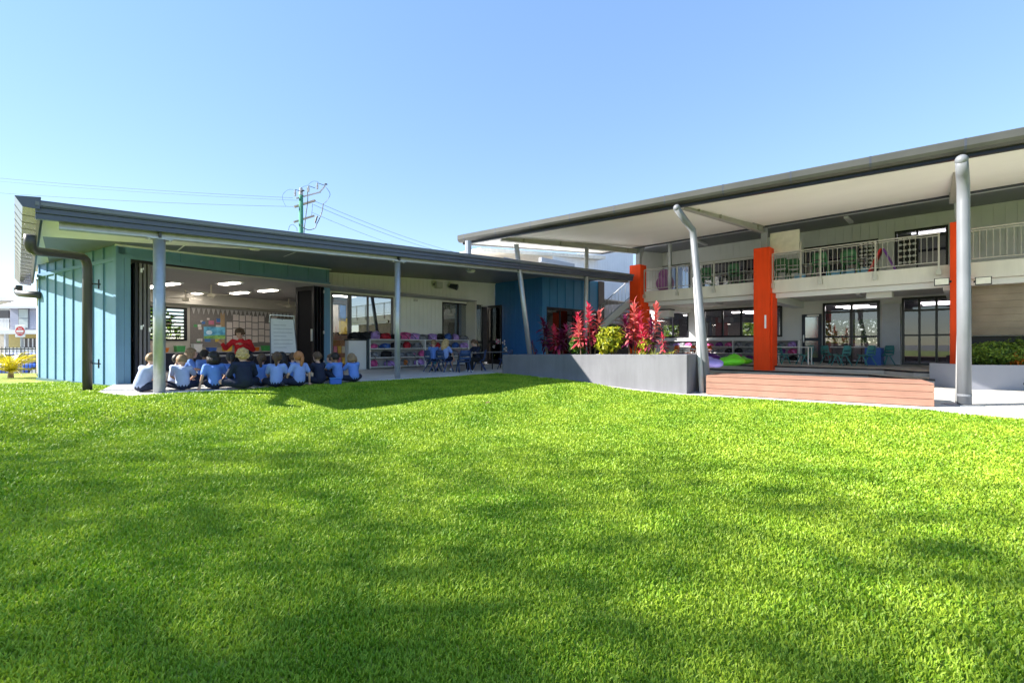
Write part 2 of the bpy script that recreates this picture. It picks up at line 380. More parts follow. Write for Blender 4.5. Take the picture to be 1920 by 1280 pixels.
def pipe(pts, r, name, parent, mat, n=14):
    out = []; pts = [Vector(p) for p in pts]                 # round the corners
    out.append(pts[0])
    for i in range(1, len(pts)-1):
        p = pts[i]; l0 = min(.26, (p-pts[i-1]).length*.45); l1 = min(.26, (pts[i+1]-p).length*.45)
        a = p+(pts[i-1]-p).normalized()*l0; b = p+(pts[i+1]-p).normalized()*l1
        for k in range(7):
            t = k/6; out.append(a*(1-t)**2+p*2*t*(1-t)+b*t*t)
    out.append(pts[-1]); m = MB(); m.tube(out, r, n); return m.build(name, mat, parent, smooth=True)
Yd = 9.35
dp = pipe([P(57,440,7.75),P(56,470,7.8),P(164,482,Yd),P(164,735,Yd)], .078, 'downpipe', lb, brownp)
for py in (532, 681):
    mb = MB(); mb.tube([P(174,py,Yd), P(188,py+1,Yd+.35)], .015, 6); mb.tube([P(185,py-8,Yd+.32),P(185,py+9,Yd+.32)], .014, 6); mb.build('bracket', blackf, dp)
pipe([P(34,535,14.2),P(34,550,14.2),P(72,553,13.2)], .10, 'downpipe', lb, brownp)
# teal block: end wall and front wall with battens, rails and trims
EL = 5.33
mb = MB(); mb.hexa([FT(0,0,-.1),FT(.15,0,-.1),FT(.15,EL,-.1),FT(0,EL,-.1),FT(0,0,3.36),FT(.15,0,3.36),FT(.15,EL,3.27),FT(0,EL,3.27)]); ew = mb.build('end_wall', teal, lb)
for k in range(9):
    vv = .10+k*.64
    if vv > EL-.02: break
    mb = MB(); mb.box(FT, -.032, 0.0, vv-.022, vv+.022, -.08, 3.30); mb.build('batten', teal, ew)
mb = MB(); mb.box(FT, -.036, 0, 0, EL, 2.90, 2.99); mb.build('rail', teal, ew)
mb = MB(); mb.box(FT, -.045, .0, -.045, .075, -.02, 3.33); mb.build('corner_trim', teal, ew)
mb = MB(); mb.box(FT, -.05, 0, 0, EL, -.10, -.02); mb.build('base_flashing', M('base_flashing', (.05,.12,.13), .5), ew)
zh = 3.0
def ztop(u): p = FT(u,0); a, b = FB.inv(p.x, p.y); return zs(a, b)-.0
mb = MB(); mb.box(FT, 0.0, 5.86, .0, .16, zh+.06, ztop(0), zh+.06, ztop(5.86)); fw = mb.build('front_wall', teal, lb)
mb = MB(); mb.box(FT, -.02, 5.88, -.03, 0, zh-.02, zh+.07); mb.build('head_trim', teal, fw)
mb = MB(); mb.box(FT, .25, 5.60, -.01, .14, zh-.10, zh-.022); mb.build('door_track', blackf, fw)
for px in (316,340,397,449.5,496,539.5,578.5,613):
    u, _ = onT(px, 500, 0.0); mb = MB(); mb.box(FT, u-.022, u+.022, -.030, 0, zh+.072, ztop(u)-.01); mb.build('batten', teal, fw)
for (u0, u1, z1) in ((-.0,.12,zh-.02),(.125,.245,zh-.02),(5.60,5.73,zh-.02),(5.735,5.87,zh-.02)):
    mb = MB(); mb.box(FT, u0, u1, -.028, .15, -.0, z1); mb.build('jamb', teal, fw)
mb = MB(); mb.hexa([FT(-.05,-.06,ztop(0)-.05),FT(5.9,-.06,ztop(5.9)-.05),FT(5.9,0,ztop(5.9)-.05),FT(-.05,0,ztop(0)-.05),FT(-.05,-.06,ztop(0)-.01),FT(5.9,-.06,ztop(5.9)-.01),FT(5.9,0,ztop(5.9)-.01),FT(-.05,0,ztop(0)-.01)])
mb.build('cornice', white, fw)
# folded door leaves: dark stiles, glass, silver hinges
silver = M('silver_hinge', (.75,.75,.74), .3, .05, 3, metal=.6)
greyst = M('grey_stile', (.16,.15,.16), .4, .05)
for k, u in enumerate((.30,.385,.47,.555)):
    mb = MB(); v0, v1 = (-.12,.72)
    for (x0,x1,z0,z1) in ((v0,v0+.09,.02,zh-.11),(v1-.09,v1,.02,zh-.11),(v0+.09,v1-.09,.02,.22),(v0+.09,v1-.09,zh-.22,zh-.11),(v0+.09,v1-.09,1.0,1.12)):
        mb.box(FT, u, u+.05, x0, x1, z0, z1)
    leaf = mb.build('door_leaf', blackf if k == 0 else greyst, lb)
    mb = MB(); mb.box(FT, u+.02, u+.03, v0+.09, v1-.09, .22, zh-.22); mb.build('pane', paned, leaf)
    for z in ((.35, 1.35, 2.72) if k in (1,) else ((1.30,) if k == 3 else ())):
        mb = MB(); mb.box(FT, u+.012, u+.052, v0-.022, v0-.001, z-.05, z+.05); mb.box(FT, u+.06, u+.085, v0-.018, v0-.002, z+.02, z+.07); mb.build('hinge', silver, leaf)
for k, u in enumerate((5.17,5.29,5.41,5.52)):
    mb = MB(); v0, v1 = (-.10,.85)
    for (x0,x1,z0,z1) in ((v0,v0+.1,.02,zh-.11),(v1-.1,v1,.02,zh-.11),(v0+.1,v1-.1,.02,.3),(v0+.1,v1-.1,zh-.25,zh-.11)):
        mb.box(FT, u, u+.05, x0, x1, z0, z1)
    leaf = mb.build('door_leaf', blackf, lb)
    mb = MB(); mb.box(FT, u+.02, u+.03, v0+.1, v1-.1, .3, zh-.25); mb.build('pane', paned if k else M('dark_door_panel', (.008,.008,.012), .7, spec=.15), leaf)
    for z in ((.35, 1.35, 2.72) if k == 3 else ()):
        mb = MB(); mb.box(FT, u+.01, u+.05, v0-.03, v0-.001, z-.05, z+.05); mb.build('hinge', silver, leaf)
    if k == 0:
        mb = MB(); mb.box(FT, u-.05, u, v0+.05, v0+.09, 1.05, 1.45); mb.build('handle', silver, leaf)
# the classroom behind: floor, walls, ceiling
D = 6.0
mb = MB(); mb.slab([FT(.16,.05,.006),FT(12.5,-.2,.006),FT(12.5,D+.1,.006),FT(.16,D+.1,.006)], .03); mb.build('room_floor', carpet, lb)
mb = MB(); mb.slab([FT(.15,.1,2.92),FT(12.5,-1.6,2.92),FT(12.5,D+.15,2.92),FT(.15,D+.15,2.92)], .04); mb.build('room_ceiling', ceilw, lb)
u0w, _ = onT(262, 600, D); u1w, _ = onT(350, 600, D); zw0, zw1 = 1.08, 2.32
bw = MB(); bw.box(FT, .15, u0w, D, D+.12, 0, 2.9); bw.box(FT, u1w, 12.5, D, D+.12, 0, 2.9); bw.box(FT, u0w, u1w, D, D+.12, 0, zw0); bw.box(FT, u0w, u1w, D, D+.12, zw1, 2.9)
rw = bw.build('room_wall', roomw, lb)
mb = MB(); mb.box(FT, 12.5, 12.62, -1.5, D, 0, 2.9); mb.build('room_wall', roomw, lb)
mb = MB(); mb.box(FT, .151, .22, .17, D, 0, 2.9); mb.build('room_wall', roomw, lb)
mb = MB(); mb.box(FT, .2, 12.5, D-.28, D-.0, 2.45, 2.9); mb.build('bulkhead', roomw, lb)
# louvre window in the rear wall
wf = MB()
for (a,b,c,d) in ((u0w,u0w+.07,zw0,zw1),(u1w-.07,u1w,zw0,zw1),(u0w,u1w,zw0,zw0+.07),(u0w,u1w,zw1-.07,zw1),((u0w+u1w)/2-.04,(u0w+u1w)/2+.04,zw0,zw1)): wf.box(FT, a, b, D-.04, D+.08, c, d)
lw = wf.build('louvre_window', blackf, lb)
for k in range(8):
    z = zw0+.12+k*(zw1-zw0-.2)/8
    mb = MB(); mb.hexa([FT(u0w+.07,D+.0,z),FT(u1w-.07,D+.0,z),FT(u1w-.07,D+.06,z+.07),FT(u0w+.07,D+.06,z+.07),FT(u0w+.07,D+.0,z+.008),FT(u1w-.07,D+.0,z+.008),FT(u1w-.07,D+.06,z+.078),FT(u0w+.07,D+.06,z+.078)])
    mb.build('louvre', pane, lw)
# white clad wall of the next rooms: boards, windows, door
BW = 16.33
aL, _ = onB(618, 600, BW); aR = 15.16
def wallB(px0, px1): return onB(px0, 0, BW)[0], onB(px1, 0, BW)[0]
w1a, w1b = wallB(622, 737); w2a, w2b = wallB(829, 931)
zwh1 = 2.42; zwh2 = 2.42
zwh1 = onB(680,553,BW)[1]; zwh2 = onB(880,570,BW)[1]
nb_ = 0; a = aL-.1
while a < aR-.01:
    a2 = min(a+.205, aR); top = zs(a, BW)-.01; top2 = zs(a2, BW)-.01; am = (a+a2)/2
    lo = 0.0
    if w1a-.05 < am < w1b: lo = zwh1
    if w2a < am < w2b+.5: lo = zwh2
    mb = MB(); mb.box(FB, a+.004, a2-.004, BW, BW+.03, lo, top, lo, top2); mb.build('wall_board', lightw, lb); a = a2
mb = MB(); mb.box(FB, aL-.1, w1a-.0, BW+.031, BW+.14, 0, 3.4); mb.box(FB, w1b, w2a, BW+.031, BW+.14, 0, 3.6); mb.box(FB, w1a, w1b, BW+.031, BW+.14, zwh1, 3.4); mb.box(FB, w2a, aR, BW+.031, BW+.14, zwh2, 3.7)
mb.build('wall_core', lightw, lb)
mb = MB(); mb.box(FB, aL-.1, aR, BW-.04, BW-.001, zs(aL)-.075, zs(aL)-.03, zs(aR)-.075, zs(aR)-.03); mb.build('cornice', white, lb)
def window(parent, fr, plane, c0, c1, z0, z1, mull=(), trans=(), axis='a', fw=.06, depth=.10, gl=None, fm=None, off=-.02):
    """framed window in a wall: frame bars, mullions, transoms, one pane per opening"""
    f = MB(); gl = gl or pane; fm = fm or blackf
    def bx(m, p0, p1, q0, q1, d0, d1):
        if axis == 'a': m.box(fr, p0, p1, plane+d0, plane+d1, q0, q1)
        else: m.box(fr, plane+d0, plane+d1, p0, p1, q0, q1)
    bx(f, c0, c0+fw, z0, z1, off, off+depth); bx(f, c1-fw, c1, z0, z1, off, off+depth)
    bx(f, c0+fw, c1-fw, z0, z0+fw, off, off+depth); bx(f, c0+fw, c1-fw, z1-fw, z1, off, off+depth)
    o = f.build('window', fm, parent)
    xs_ = [c0+fw]+sorted(mull)+[c1-fw]; zs_ = [z0+fw]+sorted(trans)+[z1-fw]
    for x in sorted(mull): m = MB(); bx(m, x-fw*.45, x+fw*.45, z0+fw, z1-fw, off+.005, off+depth-.005); m.build('mullion', fm, o)
    for z in sorted(trans): m = MB(); bx(m, c0+fw, c1-fw, z-fw*.45, z+fw*.45, off+.012, off+depth-.012); m.build('transom', fm, o)
    for i in range(len(xs_)-1):
        for j in range(len(zs_)-1):
            m = MB(); bx(m, xs_[i], xs_[i+1], zs_[j], zs_[j+1], off+depth*.5-.004, off+depth*.5+.004); m.build('pane', gl, o)
    return o
mir = glass('mirror_like_glass', (.30,.31,.34), .34)
am = onB(656,600,BW)[0]
window(lb, FB, BW, w1a-.02, am, .02, zwh1, (), (), fm=greyst, gl=glass('clear_glass', (.93,.95,.95), .0))
window(lb, FB, BW, am+.002, w1b, .95, zwh1, (onB(690,0,BW)[0],), (), gl=mir, fm=greyst)
mb = MB(); mb.box(FB, am, w1b, BW+.0, BW+.1, 0, .945); mb.build('wall_panel', wht, lb)
window(lb, FB, BW, w2a, w2b-.9, .02, zwh2, (onB(859,0,BW)[0],onB(888,0,BW)[0]), (1.0,))
dl = MB()                                                     # open dark door leaf standing out from the wall
dl.box(FB, 14.62, 14.68, BW-1.0, BW-.9, .02, zwh2-.03); dl.box(FB, 14.62, 14.68, BW-.12, BW-.02, .02, zwh2-.03); dl.box(FB, 14.62, 14.68, BW-.9, BW-.12, .02, .25); dl.box(FB, 14.62, 14.68, BW-.9, BW-.12, zwh2-.15, zwh2-.03); dl.box(FB, 14.62, 14.68, BW-.9, BW-.12, 1.0, 1.12)
dlo = dl.build('door', blackf, lb)
mb = MB(); mb.box(FB, 14.645, 14.655, BW-.9, BW-.12, .25, zwh2-.15); mb.build('pane', paned, dlo)
mb = MB(); mb.box(FB, 14.60, 14.62, BW-.96, BW-.93, .95, 1.2); mb.build('handle', silver, dlo)
mb = MB(); mb.box(FB, 14.25, 14.66, BW-.06, BW-.02, zwh2-.08, zwh2-.02); mb.build('door_closer', silver, dlo)
# blue block at the far end
BB = 13.27
mb = MB(); mb.box(FB, 15.16, 15.3, BB, BW, 0, zs(15.2)-.0); sw = mb.build('side_wall', blue, lb)
mb = MB(); mb.box(FB, 15.14, 15.16, BB, BW, 2.55, 2.60); mb.build('rail', blue, sw)
for k in range(12):
    v = BB+.15+k*.25; mb = MB(); mb.box(FB, 15.150, 15.16, v-.006, v+.006, 0, zs(15.2)-.02); mb.build('board_joint', blue, sw)
h2 = onB(1050, 577, BB)[1]; aE = 19.9; o0 = onB(1024,0,BB)[0]
bluef = M('blue_front_cladding', (.04,.19,.40), .5, .05, 2.5)
mb = MB(); mb.box(FB, 15.162, aE, BB-.002, BB+.14, h2, zs(15.2), h2, zs(aE)); fw2 = mb.build('front_wall', bluef, lb)
mb = MB(); mb.box(FB, 15.13, o0, BB-.025, BB+.14, 0, h2); mb.build('jamb', bluef, fw2)
mb = MB(); mb.box(FB, o0, aE, BB-.02, BB+.1, h2-.07, h2-.002); mb.build('head_trim', blackf, fw2)
for px in (1031,1045,1060,1076,1091.5,1105,1120):
    a = onB(px, 0, BB)[0]; mb = MB(); mb.box(FB, a-.022, a+.022, BB-.03, BB-.002, h2+.02, zs(a)-.01); mb.build('batten', bluef, fw2)
mb = MB(); mb.box(FB, aE-.5, aE, BB-.06, BB+.2, 0, zs(aE)); mb.build('end_post', M('brown_post', (.055,.045,.048), .5), lb)
window(lb, FB, BB, o0, aE-.5, .02, h2-.07, tuple(o0+(aE-.5-o0)*k/4 for k in (1,2,3)), (), gl=paned)
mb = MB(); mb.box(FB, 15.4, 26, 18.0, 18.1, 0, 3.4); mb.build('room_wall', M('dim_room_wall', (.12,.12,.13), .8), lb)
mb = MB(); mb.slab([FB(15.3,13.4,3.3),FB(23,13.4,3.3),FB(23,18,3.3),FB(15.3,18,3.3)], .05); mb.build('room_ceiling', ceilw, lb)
# fittings under the eave: bulkhead lights, floodlight, speaker, camera
def bulkhead(c, parent, r=.16):
    m = MB(); m.lathe(c, [(r*.9,-.075),(r,-.05),(r,0)], 18); o = m.build('bulkhead_light', M('opal_fitting', (.75,.74,.66), .4), parent, smooth=False)
    m = MB(); m.lathe(Vector(c)+Vector((0,0,-.078)), [(r*.3,-.03),(r*.7,-.02),(r*.85,0)], 18); m.build('diffuser', M('opal_glass', (.86,.85,.78), .3), o, smooth=True)
for (px, py, b) in ((477,467,12.6),(883,503,13.2),(1108,524,12.2)):
    a, z = onB(px, py, b); bulkhead(FB(a, b, zs(a,b)-.0), lb)
for (px, py) in ((812,533),(841,537)):
    a, z = onB(px, py, BW); q = FB(a, BW-.02, z)
    mb = MB(); mb.tube([q, FB(a, BW-.18, z-.02)], .03, 8); s = mb.build('wall_fitting', greyst, lb)
    mb = MB(); mb.box(FB, a-.02, a+.30, BW-.30, BW-.10, z-.17, z+.10) if px < 820 else mb.tube([FB(a-.02,BW-.14,z+.02),FB(a+.18,BW-.42,z-.06)], [.10,.14], 12)
    mb.build('loudspeaker' if px < 820 else 'floodlight', M('fitting_grey', (.52,.52,.48), .5) if px < 820 else darkm, s, bevel=.02)
a, z = onB(779,563,BW); mb = MB(); mb.box(FB, a-.09, a+.09, BW-.05, BW-.001, z-.05, z+.05); mb.build('junction_box', M('fitting_grey'), lb)
q = P(938,494,FB(12,BF).y); a, b = FB.inv(q.x, q.y)
mb = MB(); mb.tube([q+Vector((-.1,.0,.05)), q+Vector((.1,-.25,-.02))], [.06,.085], 12); sc_ = mb.build('security_camera', darkm, lb, smooth=True)
mb = MB(); mb.ell(q+Vector((.04,-.2,.05)), .06, 10, 6); mb.build('camera_lens', white, sc_, smooth=True)
# ================================================================== the two-storey building
AC, AW = 19.30, 24.40                        # column line and wall line
ZB0, ZB1, ZR = 2.90, 3.38, 4.39              # balcony slab, top rail
tb = thing('two_storey_building', 'two-storey pale grey school block with balcony, dark windows and orange-red columns', 'building', FB(24,3,0))
def part(name, mat, parent, *boxes, bevel=0):
    m = MB()
    for b in boxes: m.box(FB, *b)
    return m.build(name, mat, parent, bevel=bevel)
sl_ = part('balcony_slab', slabp, tb, (19.36, AW, -9, 11.2, ZB0, ZB1))
for b in (10.9, 5.6, .35, -4.9): part('ceiling_beam', grey_w, tb, (19.6, AW-.01, b-.22, b+.22, 2.62, ZB0-.002))
part('edge_downstand', grey_w, tb, (19.62, 19.9, -9, 10.6, 2.72, ZB0-.004))
for b in (10.96, 5.59, .22):
    hw = .28 if b > 1 else .19
    c = part('column', redp, tb, (AC-hw, AC+hw, b-hw, b+hw, -.15, 4.62), bevel=.012)
    if b > 1: part('column_haunch', redp, c, (AC-.1, AC+.5, b-.33, b-.282, -.1, ZB0-.02))
    part('steel_post', greypst, c, (AC-.02, AC+.16, b-.10, b+.10, 4.622, 5.5))
# ---- walls with openings (a = AW plane); list of (px0, px1, z0, z1) per storey
def wallA(px): return onA(px, 0, AW)[0]
zA = lambda px, py: onA(px, py, AW)[1]
low = [('win',1228,1291,zA(1260,633),zA(1260,588)), ('win',1319,1467,zA(1390,632),zA(1390,577)), ('door',1504,1541,zf,zA(1520,589)), ('win',1543,1650,zf,zA(1595,566)), ('win',1691,1790,zf,zA(1740,556))]
up  = [('win',1218,1294,ZB1+.02,zA(1255,498)), ('win',1318,1424,ZB1+.02,zA(1370,491)), ('win',1508,1647,ZB1+.02,zA(1580,456)), ('win',1678,1778,ZB1+.02,zA(1728,428))]
def wall_with(open_, z0, ztop, mat, board, name, b_lo=-9.0, b_hi=13.0):
    iv = sorted([(wallA(p1), wallA(p0), q0, q1) for (_, p0, p1, q0, q1) in open_])
    cuts = sorted(set([b_lo, b_hi]+[x for i in iv for x in i[:2]]))
    for c0, c1 in zip(cuts[:-1], cuts[1:]):
        mid = (c0+c1)/2; o = [i for i in iv if i[0] < mid < i[1]]
        n = max(1, int(round((c1-c0)/board))) if board else 1
        for k in range(n):
            d0 = c0+(c1-c0)*k/n; d1 = c0+(c1-c0)*(k+1)/n; g = .004 if board else 0
            if not o: part(name, mat, tb, (AW, AW+.05, d0+g, d1-g, z0, ztop))
            else:
                if o[0][3] < ztop: part(name, mat, tb, (AW, AW+.05, d0+g, d1-g, o[0][3], ztop))
                if o[0][2] > z0+.05: part(name, mat, tb, (AW, AW+.05, d0+g, d1-g, z0, o[0][2]))
        if not o: part('wall_core', mat, tb, (AW+.051, AW+.14, c0, c1, z0, ztop))
        else:
            part('wall_core', mat, tb, (AW+.051, AW+.14, c0, c1, o[0][3], ztop))
ZU = 6.25
upw = M('upper_wall_boards', (.77,.78,.80), .6, .04, 1.5)
wall_with(low, zf, ZB0, grey_w, None, 'wall')
wall_with(up, ZB1, ZU, upw, .30, 'wall_board')
fine = M('aluminium_dark', (.012,.012,.018), .3, .1)
def wA(px0, px1, z0, z1, mpx=(), tz=(), gl=None, fw=.07):
    return window(tb, FB, AW, wallA(px1), wallA(px0), z0, z1, tuple(wallA(p) for p in mpx), tz, axis='b', fw=fw, depth=.14, off=-.05, gl=gl, fm=fine)
dimg = glass('school_glass', (.72,.72,.76), .05)
wA(1228,1291,low[0][3],low[0][4],(1262,),(), dimg)
wA(1319,1467,low[1][3],low[1][4],(1355,1390,1428),(), dimg, .09)
wA(1543,1650,zf,low[3][4],(1597,),(zA(1595,584),zA(1595,631)), dimg, .09)
wA(1691,1790,zf,low[4][4],(1724,1756),(zA(1740,581),zA(1740,628)), glass('reflecting_glass',(.45,.45,.5),.04), .08)
wA(1218,1294,up[0][3],up[0][4],(1243,1268),(), paned)
wA(1318,1424,up[1][3],up[1][4],(1336,1372,1398),(), paned)
wA(1508,1647,up[2][3],up[2][4],(1553,1607),(), paned)
wA(1678,1778,up[3][3],up[3][4],(1720,),(), paned)
# glazed ground-floor door, standing in its frame
b1, b0 = wallA(1504), wallA(1541); z1 = low[2][4]
dm = MB()
for q in ((b0,b0+.13,zf+.01,z1),(b1-.13,b1,zf+.01,z1),(b0+.13,b1-.13,zf+.01,zf+.22),(b0+.13,b1-.13,z1-.13,z1),(b0+.13,b1-.13,zf+.98,zf+1.12)): dm.box(FB, AW-.06, AW+.0, *q)
do = dm.build('door', M('door_navy', (.02,.028,.05), .35), tb)
part('pane', glass('frosted_pane', (.6,.66,.68), .22, .12), do, (AW-.034, AW-.026, b0+.13, b1-.13, zf+.22, z1-.13))
part('handle', silver, do, (AW-.11, AW-.062, b1-.10, b1-.06, zf+.9, zf+1.25))
part('door_closer', silver, do, (AW-.12, AW-.062, b0+.1, b0+.55, z1-.10, z1-.04))
part('pilaster', M('pilaster_grey', (.54,.57,.62), .6, .04), tb, (AW-.28, AW-.002, wallA(1689), wallA(1656), zf, ZB0-.3))
part('wall_ledge', white, tb, (AW-.06, AW-.001, wallA(1500), wallA(1296), zA(1400,637)-.05, zA(1400,637)))
part('cornice', white, tb, (AW-.06, AW-.001, -9, 12.9, ZU-.14, ZU-.06))
# upper ceiling, roof over the block, end return wall on the balcony
mb = MB(); mb.hexa([FB(19.2,-9,5.52),FB(AW,-9,ZU),FB(AW,13,ZU),FB(19.2,13,5.52),FB(19.2,-9,5.56),FB(AW,-9,ZU+.04),FB(AW,13,ZU+.04),FB(19.2,13,5.56)]); mb.build('balcony_ceiling', M('ceiling_grey', (.79,.80,.82), .6, .04), tb)
mb = MB(); mb.hexa([FB(19.25,-9,5.60),FB(33.5,-9,7.0),FB(33.5,13,7.0),FB(19.25,13,5.60),FB(19.25,-9,5.75),FB(33.5,-9,7.15),FB(33.5,13,7.15),FB(19.25,13,5.75)]); mb.build('roof', M('roof_sheet'), tb)
part('edge_trim', darkm, tb, (19.17, 19.215, -9, 12.9, 5.40, 5.50))
part('return_wall', upw, tb, (21.9, AW, 12.3, 12.42, ZB1, 6.1))
for b in (9.0,3.3,-1.8):
    part('batten_light', M('light_fitting', (.7,.7,.72), .4), tb, (21.2, 22.3, b-.07, b+.07, 5.72, 5.80))
for b in (8.4, 3.0, -2.4): part('batten_light', M('light_fitting'), tb, (21.6, 22.6, b-.06, b+.06, ZB0-.07, ZB0-.004))
for (px, py) in ((1247,588),(1650,551)):
    b, z = onA(px, py, 20.6); k = part('projector', wht, tb, (20.3, 20.8, b-.35, b+.35, z-.16, z+.14)); part('mount', blackf, k, (20.32, 20.78, b-.4, b+.4, z+.142, z+.2))
part('ceiling_post', galv, tb, (AC+.35, AC+.47, onA(1256,0,AC+.4)[0]-.06, onA(1256,0,AC+.4)[0]+.06, ZB1, 5.6))
# floodlights on the columns
for (b, db, px, py) in ((.13,.45,1745,530),(.13,-.42,1822,528),(10.96,0,1203,571)):
    z = onA(px, py, AC-.4)[1]
    k = part('floodlight', blackf, tb, (AC-.48, AC-.36, b+db-.17, b+db+.17, z-.11, z+.11)); part('lens', M('lamp_lens', (.8,.78,.7), .2), k, (AC-.486, AC-.481, b+db-.15, b+db+.15, z-.09, z+.09))
    part('arm', blackf, k, (AC-.36, AC-.28, b+db*.6-.03, b+db*.6+.03, z-.03, z+.03))
part('door_pull', silver, tb, (AC-.30, AC-.283, 5.42, 5.48, 1.55, 2.05))
# rooms behind the glass
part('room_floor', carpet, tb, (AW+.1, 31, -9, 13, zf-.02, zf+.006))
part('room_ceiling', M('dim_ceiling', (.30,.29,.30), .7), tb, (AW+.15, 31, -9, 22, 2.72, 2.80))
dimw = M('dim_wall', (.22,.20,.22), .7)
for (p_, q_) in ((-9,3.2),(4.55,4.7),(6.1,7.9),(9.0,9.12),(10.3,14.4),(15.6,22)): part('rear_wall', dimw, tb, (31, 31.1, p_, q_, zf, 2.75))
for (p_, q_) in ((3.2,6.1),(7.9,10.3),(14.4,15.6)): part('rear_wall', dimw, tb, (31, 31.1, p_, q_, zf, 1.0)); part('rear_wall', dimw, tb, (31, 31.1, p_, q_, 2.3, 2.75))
part('side_wall', M('side_grey', (.30,.30,.32), .7), tb, (22.2, 27.5, 15.2, 15.3, -.1, 3.4)); part('stair_shade_sheet', M('stair_shadow', (.10,.085,.08), .8), tb, (21.2, 21.3, 11.3, 15.2, -.1, 2.0))  # second part: dark brown sheet painted as the darkness below the stair
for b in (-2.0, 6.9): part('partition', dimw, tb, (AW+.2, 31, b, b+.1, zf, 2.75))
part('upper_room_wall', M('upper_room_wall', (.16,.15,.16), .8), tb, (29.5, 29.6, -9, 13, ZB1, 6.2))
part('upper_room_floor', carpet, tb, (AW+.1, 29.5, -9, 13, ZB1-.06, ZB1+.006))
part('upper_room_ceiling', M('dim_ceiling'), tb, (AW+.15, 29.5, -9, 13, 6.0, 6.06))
for (px, py, aa) in ((1302,597,27),(1395,592,26.5),(1421,596,27.5),(1598,573,26),(1612,578,27),(1760,563,26),(1765,568,27.2)):
    b, _ = onA(px, py, aa); part('ceiling_lamp', lampm, tb, (aa-.15, aa+.15, b-.6, b+.6, 2.66, 2.715))
for (px, aa) in ((1740,26),(1743,27.6),(1560,26.5)):
    b, _ = onA(px, 0, aa); part('ceiling_lamp', lampm, tb, (aa-.15, aa+.15, b-.6, b+.6, 5.9, 5.98))
# stair at the far end, with white stringer, treads and bars
st0, st1 = FB(20.2,12.3,ZB0-1.4), FB(20.2,11.2,ZB1-.2)
mb = MB(); mb.hexa([FB(19.5,14.6,.6),FB(19.62,14.6,.6),FB(19.62,11.2,3.0),FB(19.5,11.2,3.0),FB(19.5,14.6,.95),FB(19.62,14.6,.95),FB(19.62,11.2,3.36),FB(19.5,11.2,3.36)]); sg = mb.build('stair_stringer', white, tb)
for k in range(14):
    t = k/14; b = 14.5-3.3*t; z = .75+2.4*t
    part('tread', concr, sg, (19.64, 21.0, b-.14, b+.14, z, z+.05))
for k in range(18):
    t = k/17; b = 14.5-3.3*t; z = .95+2.4*t
    m = MB(); m.tube([FB(19.56,b,z-.03),FB(19.56,b,z+.95)], .010, 6); m.build('stair_bar', galv, sg)
for h in (.12,.98):
    m = MB(); m.tube([FB(19.56,14.6,.92+h),FB(19.56,11.2,3.33+h)], .022, 8); m.build('stair_rail', galv, sg)
# the wing behind: raised wall of boards and an eave above the low roof
wb = 17.2
for k in range(30):
    a = 20.6+k*.30; part('wing_board', upw, tb, (a+.004, a+.296, wb, wb+.08, 3.3, 6.15+.052*k))
mb = MB(); mb.hexa([FB(15.6,17.9,5.75),FB(25,16.5,6.4),FB(25,21,6.4),FB(15.6,21,5.75),FB(15.6,17.9,5.95),FB(25,16.5,6.6),FB(25,21,6.6),FB(15.6,21,5.95)]); mb.build('wing_eave', M('eave_cream', (.74,.68,.58), .6), tb)
part('wing_wall', M('wing_cream', (.66,.58,.42), .7), tb, (17.4, 20.19, wb+1.2, wb+1.3, 3.2, 5.7))
part('wing_beam', greypst, tb, (19.0, 22.0, wb-.5, wb-.3, 5.5, 5.75))
pipe([FB(17.0,17.6,5.5),FB(17.9,17.6,5.5),FB(17.9,17.6,3.8)], .10, 'wing_downpipe', tb, greypst)

# ---- balcony balustrade
bal = thing('balcony_balustrade', 'pale steel balustrade with thin upright bars along the upper balcony edge', 'balustrade', FB(AC, 2, ZB1))
steel_r = M('pale_steel_rail', (.50,.49,.46), .4, .08, 4, metal=.3)
mbb = MB(); mbb.tube([(0,0,.10),(0,0,.93)], .0072, 6); bme = mbb.mesh('baluster', steel_r)
mbp = MB(); mbp.lbox(-.022,.022,-.022,.022,-.16,.99); pme = mbp.mesh('rail_post', steel_r)
mbk = MB(); mbk.lbox(-.07,.02,-.06,.06,-.30,-.14); kme = mbk.mesh('foot_bracket', steel_r)
AR = AC-.02
for (bh, bl) in ((10.62,5.90),(5.28,.66),(.05,-8.0)):
    for (z0, r) in ((ZR-.02,.024),(ZB1+.92,.014),(ZB1+.10,.014)):
        m = MB(); m.tube([FB(AR,bh,z0),FB(AR,bl,z0)], r, 8); m.build('rail', steel_r, bal)
    n = int((bh-bl)/.135)
    npst = max(2, int(round((bh-bl)/1.55)))
    for k in range(npst+1):
        b = bh+(bl-bh)*k/npst
        inst('rail_post', pme, bal, FB(AR,b,ZB1), (0,0,R(45))); inst('foot_bracket', kme, bal, FB(AR+.02,b,ZB1), (0,0,R(45)))
    for k in range(n+1): inst('baluster', bme, bal, FB(AR, bh+(bl-bh)*k/n, ZB1))
# cream screen board fixed above the rail
bx_ = onA(1444,0,AC+.3)[0]; bx2 = onA(1499,0,AC+.3)[0]; zz0 = onA(1470,474,AC+.3)[1]; zz1 = onA(1470,434,AC+.3)[1]
scr = thing('screen_board', 'blank cream board standing above the balcony rail beside the middle red column', 'board', FB(AC+.3, bx2, ZB1))
part('board', M('cream_board', (.70,.67,.58), .5), scr, (AC+.28, AC+.34, bx2, bx_, zz0, zz1)); part('post', steel_r, scr, (AC+.3, AC+.34, bx2-.06, bx2-.005, ZB1, zz0+.35))

